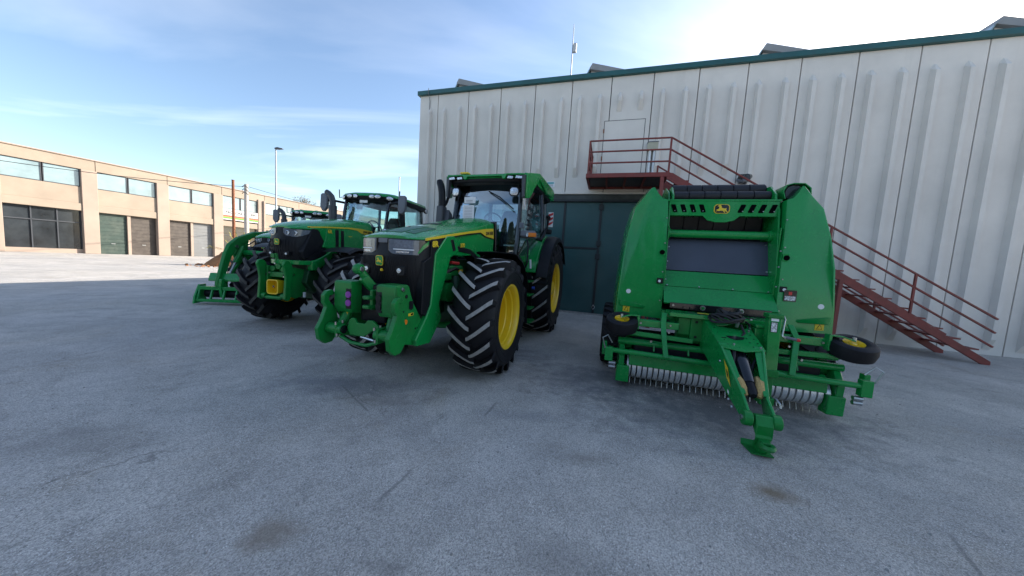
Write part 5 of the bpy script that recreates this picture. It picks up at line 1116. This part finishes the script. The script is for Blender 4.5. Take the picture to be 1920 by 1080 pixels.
for cx, cz, r in ((-.74,2.66,.066),(-.95,2.775,.092)):
    MB().cyl((cx,-.60,cz),(cx,.60,cz),r-.012,18).build('top_roll', BLACK, B)
    for k in range(6):
        y = -.59 + .198*k; MB().lathe([(y,r-.012),(y+.004,r),(y+.186,r),(y+.190,r-.012)], o=(cx,0,cz), n=20).build('belt', BELT, B)
for k in range(6):     # belts running down behind the cross panel
    y = -.59 + .198*k
    MB().prism([(-.80,2.60),(-.95,1.98),(-.96,1.98),(-.82,2.62)], 'y', y, y+.186).build('belt', BELT, B)
    MB().prism([(-1.0,2.82),(-1.6,2.86),(-2.2,2.55),(-2.45,1.9),(-2.46,1.9),(-2.21,2.56),(-1.6,2.88),(-1.0,2.84)], 'y', y, y+.186).build('belt', BELT, B)
MB().box(-2.3,-.98,-.64,.64,.75,2.5).build('chamber_core', BELT, B)
# cross tube and front plates
MB().cyl((-.66,-.65,2.115),(-.66,.65,2.115),.055,20).build('cross_tube', GREEN, B); 
for s in (-1,1): MB().cyl((-.66,s*.60,2.115),(-.66,s*.645,2.115),.075,20).build('tube_flange', GREEN, B, bevel=.006)
MB().add([(-.74,-.645,2.045),(-.74,.645,2.045),(-.60,.645,1.585),(-.60,-.645,1.585),(-.76,-.645,2.04),(-.76,.645,2.04),(-.62,.645,1.58),(-.62,-.645,1.58)], [(0,1,2,3),(7,6,5,4),(0,4,5,1),(1,5,6,2),(2,6,7,3),(3,7,4,0)]).build('dark_front_plate', PANELB, B, bevel=.004)
for y, z in ((-.62,2.0),(.62,2.0),(-.62,1.63),(.62,1.63)): bolt(B, (-.74+(2.045-z)*.304+.002, y, z), (1,0,.3), .014)
MB().add([(-.60,-.65,1.575),(-.60,.65,1.575),(-.44,.65,1.36),(-.44,-.65,1.36),(-.62,-.65,1.57),(-.62,.65,1.57),(-.46,.65,1.35),(-.46,-.65,1.35)], [(0,1,2,3),(7,6,5,4),(0,4,5,1),(1,5,6,2),(2,6,7,3),(3,7,4,0)]).build('front_apron', GREEN, B, bevel=.004)
MB().add([(-.438,-.65,1.355),(-.438,.65,1.355),(-.22,.65,1.14),(-.22,-.65,1.14),(-.46,-.65,1.34),(-.46,.65,1.34),(-.26,.65,1.12),(-.26,-.65,1.12)], [(0,1,2,3),(7,6,5,4),(0,4,5,1),(1,5,6,2),(2,6,7,3),(3,7,4,0)]).build('front_apron', GREEN, B, bevel=.004)
for y in (-.6,-.2,.2,.6): bolt(B, (-.445, y, 1.37), (1,0,.6), .010)
for s in (-1,1):
    MB().box(-.62,-.44,s*.645,s*.66,.95,2.2).build('apron_side', GREEN, B, bevel=.004)
    for z in (1.2,1.45,1.7,1.9): bolt(B, (-.36, s*.642, z), (0,-s,0), .010)
MB().loft([[(-.20,-.58,1.075),(-.20,-.58,1.15),(-.23,-.58,1.15),(-.23,-.58,1.075)],[(-.20,.57,1.05),(-.20,.57,1.15),(-.23,.57,1.15),(-.23,.57,1.05)]]).build('black_beam', GLOSSB, B, bevel=.006)
bolt(B, (-.20,-.54,1.115), (1,0,0), .016)
for y in (-.19,.24):
    MB().cyl((-.205,y,1.11),(-.19,y,1.11),.032,18).build('beam_washer', STEEL, B); MB().cyl((-.19,y,1.11),(-.175,y,1.11),.018,6).build('beam_nut', GREENC, B)
for y in (-.42,-.34,.04,.12): MB().box(-.199,-.196,y-.006,y+.006,1.085,1.11).build('beam_slot', BLACK, B)
# main frame behind the pickup
MB().box(-.45,-.22,-.66,.66,.86,1.03).build('frame_cross_beam', GREEN, B, bevel=.01)
MB().box(-.22,.10,-.62,.60,1.0,1.05).build('frame_deck', GREEN, B, bevel=.006)
MB().box(-.9,.05,-1.0,1.0,.40,.62).build('rotor_housing', BLACK, B, bevel=.02)
MB().prism([(-.14,.99),(-.14,.72),(-.04,.70),(.02,.78),(.02,.99)], 'y', -.50,-.36).build('frame_gusset', GREENC, B, bevel=.01)
MB().box(-.05,.03,-.36,-.22,.70,1.01).build('drawbar_flange', GREENC, B, bevel=.01)
for z in (.95,.76): MB().box(.031,.035,-.31,-.28,z-.015,z+.015).build('square_hole', BLACK, B)
# yellow rule strip and hose coil
MB().bar((.03,-.30,1.066),(.05,.10,1.062),.05,.004).build('yellow_strip', DECAL_Y, B)
hz = MB(); rnd = random.Random(5)
coil = root('hydraulic_hose', 'coil of black hydraulic hoses lying on the baler drawbar', 'hose', (2.63,3.85,0), -1.87)
for k in range(9):
    a0 = rnd.uniform(0,6); rx, ry = .18-.010*k, .115-.006*k; pts = []
    for i in range(29):
        t = a0 + 2*PI*i/28; pts.append((.17+rx*.75*math.sin(t)+rnd.uniform(-.004,.004), -.03+ry*1.5*math.cos(t)+rnd.uniform(-.012,.012)+.004*k, 1.035+.011*k+.03*math.sin(t*2+k)))
    MB().tube(pts, .0145, 7).build('hose_loop', CABLE, coil)
MB().box(.12,.20,.10,.13,1.05,1.07).build('hose_tag', WHITE, coil); MB().cyl((.28,.05,.98),(.30,.05,1.03),.02,8).build('hose_fitting', STEEL, coil)
MB().tube([(.25,.1,1.0),(.32,.12,.92),(.40,.05,.86),(.52,-.02,.72)], .013, 7).build('hose_end', CABLE, coil)
MB().tube([(.05,.18,1.04),(.16,.22,1.0),(.2,.2,.93)], .01, 6).build('hose_end', CABLE, coil)
# drawbar: two tapering side beams with top plate, converging on the hitch
for s in (-1,1):
    pts = lambda y0, y1: None
    def P(x, y, z): return (x, s*y + .03*max(0,(x))*.6, z)
    MB().loft([[P(-.02,.21,1.02),P(-.02,.23,1.02),P(-.02,.23,.66),P(-.02,.21,.66)],[P(.62,.175,.80),P(.62,.20,.80),P(.62,.20,.46),P(.62,.175,.46)],[P(1.02,.085,.44),P(1.02,.11,.44),P(1.02,.11,.24),P(1.02,.085,.24)],[P(1.17,.085,.345),P(1.17,.11,.345),P(1.17,.11,.235),P(1.17,.085,.235)]]).build('drawbar_beam', GREEN, B, bevel=.006)
    MB().loft([[P(.56,.12,.83),P(.56,.205,.83),P(.56,.205,.815),P(.56,.12,.815)],[P(1.0,.07,.46),P(1.0,.115,.46),P(1.0,.115,.445),P(1.0,.07,.445)]]).build('beam_flange', GREEN, B, bevel=.004)
    MB().cyl(P(1.165,.075,.285),P(1.165,.145,.285),.068,18).build('hitch_cheek', GREENC, B, bevel=.008)
    MB().cyl(P(1.165,.145,.285),P(1.165,.158,.285),.024,10).build('hitch_bolt', STEEL, B)
MB().loft([[(-.02,-.23,1.03),(-.02,.24,1.03),(-.02,.24,1.018),(-.02,-.23,1.018)],[(.18,-.21,.965),(.18,-.05,.965),(.18,-.05,.953),(.18,-.21,.953)]]).build('drawbar_top_rear', GREEN, B, bevel=.003)
MB().add([(.12,-.215,.985),(.22,-.10,.955),(.25,.10,.94),(.16,.225,.965),(.60,.225,.805),(.66,.02,.785),(.62,-.185,.80)] + [(.12,-.215,.973),(.22,-.10,.943),(.25,.10,.928),(.16,.225,.953),(.60,.225,.793),(.66,.02,.773),(.62,-.185,.788)], [tuple(range(7)), tuple(range(13,6,-1))] + [(i,7+i,7+(i+1)%7,(i+1)%7) for i in range(7)]).build('drawbar_top_plate', GREEN, B, bevel=.003)
def on_plate(x, y): return (x, y, .985-(x-.12)*.372+.004)
MB().add([on_plate(.40,-.09),on_plate(.39,.0),on_plate(.40,.10),on_plate(.45,.07),on_plate(.47,.0),on_plate(.45,-.06)], [(0,1,2,3,4,5)]).build('plate_opening', GLOSSB, B, smooth=0)
for i in range(4):
    for j in range(3):
        x, y = .34+.075*i, (-.14,.10,.17)[j] + .01*i
        if abs(y) < .09 and .38 < x < .48: continue
        MB().add([on_plate(x+.008*math.cos(t), y+.008*math.sin(t)) for t in (2*PI*q/8 for q in range(8))], [tuple(range(8))]).build('plate_hole', GLOSSB, B, smooth=0)
for i in range(3): MB().add([on_plate(.24+.1*i,-.17+.015*i),on_plate(.235+.1*i,-.12+.015*i),on_plate(.25+.1*i,-.12+.015*i),on_plate(.255+.1*i,-.17+.015*i)], [(0,1,2,3)]).build('plate_slot', GLOSSB, B, smooth=0)
for x, y in ((.56,-.05),(.57,.19),(.26,.18),(.20,.21)): bolt(B, on_plate(x,y), (.35,0,1), .012)
# drive shaft with guard and foam
MB().tube([(.45,.0,.74),(.62,.012,.66),(.86,.012,.50)], [.075,.085,.062], 16).build('drive_shaft_guard', GLOSSB, B)
MB().tube([(.84,.012,.51),(.95,.014,.445),(.98,.015,.43)], [.058,.05,.03], 14).build('drive_shaft', BLACK, B)
MB().tube([(.52,-.12,.78),(.62,-.12,.70),(.70,-.08,.64),(.62,-.06,.76),(.53,-.10,.79)], .02, 7).build('shaft_chain_guard', CABLE, B)
MB().tube([(.60,.16,.74),(.68,.10,.66),(.74,.07,.60)], .016, 6).build('shaft_lever', BLACK, B)
fm = MB()
for s in (-1,1):
    pts = [(.80,s*.085+.012,.565),(.87,s*.088+.013,.53),(.93,s*.076+.014,.475),(.965,s*.055+.014,.42)]
    MB().tube(pts, [.02,.040,.042,.026], 9).build('foam_padding', FOAM, B)
for x, z in ((.70,.66),(1.0,.37),(1.08,.33)): bolt(B, (x,-.205+.05*(x-.7)*4*.25,z), (0,-1,0), .012)
st_ = MB().add([(.715,-.170,.69),(.79,-.151,.62),(.865,-.132,.45),(.79,-.151,.52)], [(0,1,2,3)]).build('warning_sticker', DECAL_Y, B, smooth=0); st_.location = (0,-.006,0)
MB().add([(.765,-.1575,.61),(.795,-.150,.585),(.825,-.1425,.52),(.795,-.150,.545)], [(0,1,2,3)]).build('sticker_mark', GLOSSB, B, smooth=0).location = (0,-.0085,0)
MB().add([(.87,-.158,.43),(.90,-.152,.41),(.90,-.152,.38),(.87,-.158,.40)], [(0,1,2,3)]).build('white_sticker', WHITE, B, smooth=0).location = (0,-.006,0)
# hitch eye and skid foot
MB().loft([[(1.13,-.06+.02,.33),(1.13,.10,.33),(1.13,.10,.24),(1.13,-.04,.24)],[(1.20,-.04,.34),(1.20,.10,.34),(1.20,.10,.20),(1.20,-.04,.20)],[(1.24,-.035,.26),(1.24,.095,.26),(1.24,.095,.15),(1.24,-.035,.15)],[(1.22,-.03,.16),(1.22,.09,.16),(1.20,.09,.06),(1.20,-.03,.06)]]).build('hitch_head', GREENC, B, bevel=.012)
ey = MB()
ri = []
for t in (2*PI*i/20 for i in range(20)): ri.append([(1.305+rr_*math.cos(t), .035+rr_*math.sin(t), zz) for rr_, zz in ((.026,.128),(.052,.132),(.063,.11),(.052,.088),(.026,.092))])
ri.append(ri[0]); ey.loft(ri, True, False).build('hitch_eye', GREENC, B, smooth=40)
MB().loft([[(1.20,-.01,.15),(1.20,.08,.15),(1.20,.08,.07),(1.20,-.01,.07)],[(1.29,0,.135),(1.29,.07,.135),(1.29,.07,.085),(1.29,0,.085)]]).build('eye_neck', GREENC, B, bevel=.008)
MB().loft([[(1.06,-.075,.045),(1.06,.085,.045),(1.06,.085,.033),(1.06,-.075,.033)],[(1.10,-.085,.016),(1.10,.10,.016),(1.10,.10,.004),(1.10,-.085,.004)],[(1.26,-.06,.016),(1.26,.11,.016),(1.26,.11,.004),(1.26,-.06,.004)],[(1.29,-.045,.028),(1.29,.10,.028),(1.29,.10,.016),(1.29,-.045,.016)]]).build('skid_foot', GREENC, B, bevel=.004)
MB().box(1.12,1.24,.0,.07,.012,.08).build('skid_stem', GREENC, B, bevel=.008)
# parking jack column
MB().loft([[(.30,.33,.18),(.30,.42,.18),(.39,.42,.18),(.39,.33,.18)],[(.22,.35,1.14),(.22,.44,1.14),(.31,.44,1.14),(.31,.35,1.14)]]).build('jack_inner_tube', GREENC, B, bevel=.008)
MB().loft([[(.275,.322,.50),(.275,.438,.50),(.395,.438,.50),(.395,.322,.50)],[(.225,.332,1.15),(.225,.448,1.15),(.325,.448,1.15),(.325,.332,1.15)]]).build('jack_column', GREEN, B, bevel=.008)
MB().box(.205,.345,.315,.465,1.12,1.17).build('jack_cap', GREENC, B, bevel=.012); MB().box(.27,.41,.31,.45,.48,.56).build('jack_collar', GREENC, B, bevel=.01); MB().box(.27,.42,.30,.44,.165,.25).build('jack_foot', GREENC, B, bevel=.012)
ln = MB().add([(.353,.345,.97),(.353,.405,.97),(.338,.41,1.08),(.338,.35,1.08)], [(0,1,2,3)]).build('instruction_label', GLOSSB, B, smooth=0)
MB().add([(.3545,.349,.975),(.3545,.401,.975),(.3396,.406,1.075),(.3396,.354,1.075)], [(0,1,2,3)]).build('label_print', mat('label_print', (.5,.52,.55), .5, var=.9, vscale=70), B, smooth=0)
MB().add([(.334,.35,1.09),(.334,.42,1.09),(.330,.42,1.118),(.330,.35,1.118)], [(0,1,2,3)]).build('white_label', WHITE, B, smooth=0)
MB().tube([(.22,.33,1.135),(.24,.46,1.14),(.25,.50,1.14),(.26,.505,1.11),(.32,.47,.95),(.33,.475,.93),(.34,.50,.925)], .010, 8).build('jack_crank', STEEL, B)
MB().cyl((.34,.50,.925),(.36,.585,.915),.016,12).build('crank_grip', GREYP, B); MB().cyl((.36,.585,.915),(.365,.615,.912),.018,12).build('grip_end', REDP, B, bevel=.004)
MB().tube([(.36,.43,.24),(.40,.46,.24),(.44,.48,.21),(.45,.485,.17)], .014, 8).build('jack_pin', STEEL, B)
ch = MB()
for k in range(8): 
    z = .235-.012*k; MB().tube([(.455+.006*math.cos(t)*(k%2), .487-.012*k+.006*math.cos(t)*((k+1)%2), .20-.018*k+.012*math.sin(t)) for t in (2*PI*i/8 for i in range(9))], .0025, 4).build('chain_link', STEEL, B)
MB().box(-.20,.22,.26,.47,.98,1.02).build('jack_bracket', GREEN, B, bevel=.01); MB().box(.05,.20,.26,.45,.60,.98).build('jack_mount', GREEN, B, bevel=.01)
bolt(B, (.205,.36,.90), (1,0,0), .018); bolt(B, (.12,.24,1.055), (0,0,1), .014)
pl = MB().add([(-.10,.14,1.055),(-.10,.30,1.055),(.0,.32,1.055),(.0,.18,1.055)], [(0,1,2,3)]).build('type_plate', GLOSSB, B, smooth=0)
# warning label on the far shield
MB().box(-.33,-.322,.72,.85,1.28,1.42).build('pictogram_label', GLOSSB, B); MB().box(-.321,-.319,.73,.84,1.29,1.345).build('label_print', bpy.data.materials['label_print'], B); MB().box(-.321,-.319,.765,.80,1.36,1.40).build('red_mark', REDP, B)
# curled guard above the far shield
cg = [( .72,2.60),(.69,2.70),(.72,2.78),(.80,2.805),(.92,2.80),(.99,2.74),(1.0,2.66),(.97,2.60)]
MB().loft([[(x,y,z) for y, z in cg] + [(x,(y-.84)*.93+.84,(z-2.68)*.93+2.68) for y, z in reversed(cg)] for x in (-.62,-.95)]).build('curled_guard', GREEN, B, smooth=40)
MB().cyl((-.68,.84,2.69),(-.80,.84,2.69),.10,16).build('drive_pulley', GLOSSB, B)
# ---- pickup
PWD = 1.10
# tine reel: stripper bands with tines between
pb_ = MB().lathe([(0,.12),(.002,.165),(.05,.165),(.052,.12)], n=22).mesh('stripper_band', mat('galvanised_band', (.70,.72,.74), .32, metal=.55, var=.15, vscale=12), 40)
wt = MB().tube([(0,0,-.10),(.04,0,-.18),(.05,0,-.238)], .0038, 5).mesh('tine', STEEL, 30)
for k in range(33):
    y = -1.07 + .066*k
    o = link('stripper_band', pb_, B); o.location = (-.06, y, .27)
    for a in (-.12,):
        t = link('tine', wt, B); t.location = (-.06, y+.058, .27 if a < 0 else .275); t.rotation_euler = (0, a+random.uniform(-.05,.05), 0)
MB().cyl((-.06,-1.12,.27),(-.06,1.12,.27),.12,18).build('reel_core', BLACK, B)
for s in (-1,1):
    MB().prism([(-.45,.12),(.06,.10),(.13,.18),(.15,.42),(.05,.56),(-.45,.55)], 'y', s*1.11, s*1.18).build('pickup_end_plate', GREEN, B, bevel=.01)
    MB().prism([(.0,.07),(.15,.08),(.16,.30),(.0,.30)], 'y', s*1.04, s*1.20).build('pickup_skid', GREEN, B, bevel=.012)
    MB().box(.16,.24,s*1.26,s*1.36,.36,.54).build('wind_guard_bracket', GREEN, B, bevel=.008); MB().box(.04,.12,s*1.34,s*1.40,.40,.58).build('end_guard', GREEN, B, bevel=.01)
    for z in (.33,.28): MB().cyl((.2,s*1.22,z),(.2,s*1.30,z),.025,10).build('bracket_bolt', STEEL, B)
    MB().tube([(.24,s*1.36,.52),(.26,s*1.40,.66),(.25,s*1.34,.70),(.22,s*1.28,.60)], .009, 6).build('latch_wire', STEEL, B)
MB().cyl((.20,-1.28,.50),(.20,1.28,.47),.034,14).build('wind_guard_tube', GREEN, B)
MB().loft([[(.02,-1.05,.50),(.10,-1.05,.46),(.11,-1.05,.31),(.09,-1.05,.30),(.0,-1.05,.47)],[(.02,1.05,.50),(.10,1.05,.46),(.11,1.05,.31),(.09,1.05,.30),(.0,1.05,.47)]]).build('deflector_plate', GREEN, B, bevel=.006)
MB().cyl((.02,-1.2,.60),(.02,1.2,.60),.045,14).build('compressor_roll', GREEN, B); MB().cyl((-.08,-1.2,.68),(-.08,1.2,.68),.028,12).build('crop_bar', GREEN, B)
for s in (-1,1):
    MB().bar((.12,s*1.10,.74),(.12,s*.34,.72),.055,.055).build('guard_arm', GREEN, B, bevel=.006)
    MB().loft([[(.0,s*.64,1.03),(.0,s*.70,1.03),(.03,s*.70,1.03),(.03,s*.64,1.03)],[(.12,s*.66,.90),(.12,s*.72,.90),(.15,s*.72,.90),(.15,s*.66,.90)],[(.16,s*.64,.72),(.16,s*.70,.72),(.19,s*.70,.72),(.19,s*.64,.72)],[(.23,s*.61,.50),(.23,s*.67,.50),(.26,s*.67,.50),(.26,s*.61,.50)]]).build('curved_support', GREEN, B, bevel=.006)
    MB().box(.02,.10,s*1.06,s*.50,.83,.92).build('gauge_wheel_arm', GREEN, B, bevel=.01)
    bolt(B, (.16,s*.62,.80), (1,0,0), .014); bolt(B, (.06,s*.80,.64), (1,0,0), .016)
    # gauge wheel folded up flat
    gw = MB().lathe([(-.055,.085),(-.085,.12),(-.092,.16),(-.07,.195),(0,.206),(.07,.195),(.092,.16),(.085,.12),(.055,.085)], n=30).lathe([(-.07,.150),(-.084,.155),(-.07,.162)], n=30).mesh('gauge_wheel', RUBBER, 45)
    g = link('gauge_wheel', gw, B); g.location = (.14, s*1.185, .85); g.rotation_euler = (PI/2, .30, 0)
    MB().lathe([(-.055,.088),(-.075,.09),(-.06,.078),(-.035,.07),(-.035,.03),(-.06,.028),(-.06,.0005)], n=24).lathe([(.055,.088),(.075,.09),(.06,.078),(.035,.07),(.035,.03),(.06,.028),(.06,.0005)], n=24).build('rim', YELLOW, g)
    MB().loft([[(.12,s*1.19,.93),(.18,s*1.19,.93),(.18,s*1.19,.945),(.12,s*1.19,.945)],[(.10,s*1.08,.965),(.18,s*1.08,.965),(.18,s*1.08,.98),(.10,s*1.08,.98)],[(.08,s*.98,.965),(.16,s*.98,.965),(.16,s*.98,.98),(.08,s*.98,.98)]]).build('gauge_wheel_fork', GREEN, B, bevel=.004)
    MB().box(.07,.16,s*.97,s*1.0,.80,.98).build('fork_plate', GREEN, B, bevel=.006); MB().cyl((.15,s*1.19,.93),(.15,s*1.19,.975),.018,10).build('axle_nut', STEEL, B)

# extra fasteners, hoses and wiring on the baler
for s in (-1,1):
    for z in (1.15,1.55,1.95,2.3): bolt(B, ({1.15:-.331,1.55:-.343,1.95:-.385,2.3:-.425}[z], s*.69, z), (1,0,0), .009)
    MB().tube([(-.40,s*.60,1.02),(-.30,s*.62,.92),(-.12,s*.55,.88),(.0,s*.40,.96),(.04,s*.25,1.02)], .012, 6).build('hydraulic_hose', CABLE, B)
    MB().tube([(-.42,s*.50,1.04),(-.26,s*.52,.98),(-.10,s*.36,1.05),(.06,s*.16,1.045)], .009, 6).build('hydraulic_hose', CABLE, B)
    MB().cyl((-.10,s*1.02,.56),(-.10,s*1.10,.56),.09,16).build('chain_sprocket', GREENC, B, bevel=.006)
    for y in (.35,.75): MB().prism([(-.30,.62),(.06,.60),(.10,.52),(-.30,.50)], 'y', s*y, s*(y+.02)).build('frame_rib', GREEN, B, bevel=.004)
    bolt(B, (.035,s*.58,.875), (1,0,0), .014); bolt(B, (.105,s*.95,.875), (1,0,0), .014); bolt(B, (.105,s*.60,.88), (1,0,0), .012)
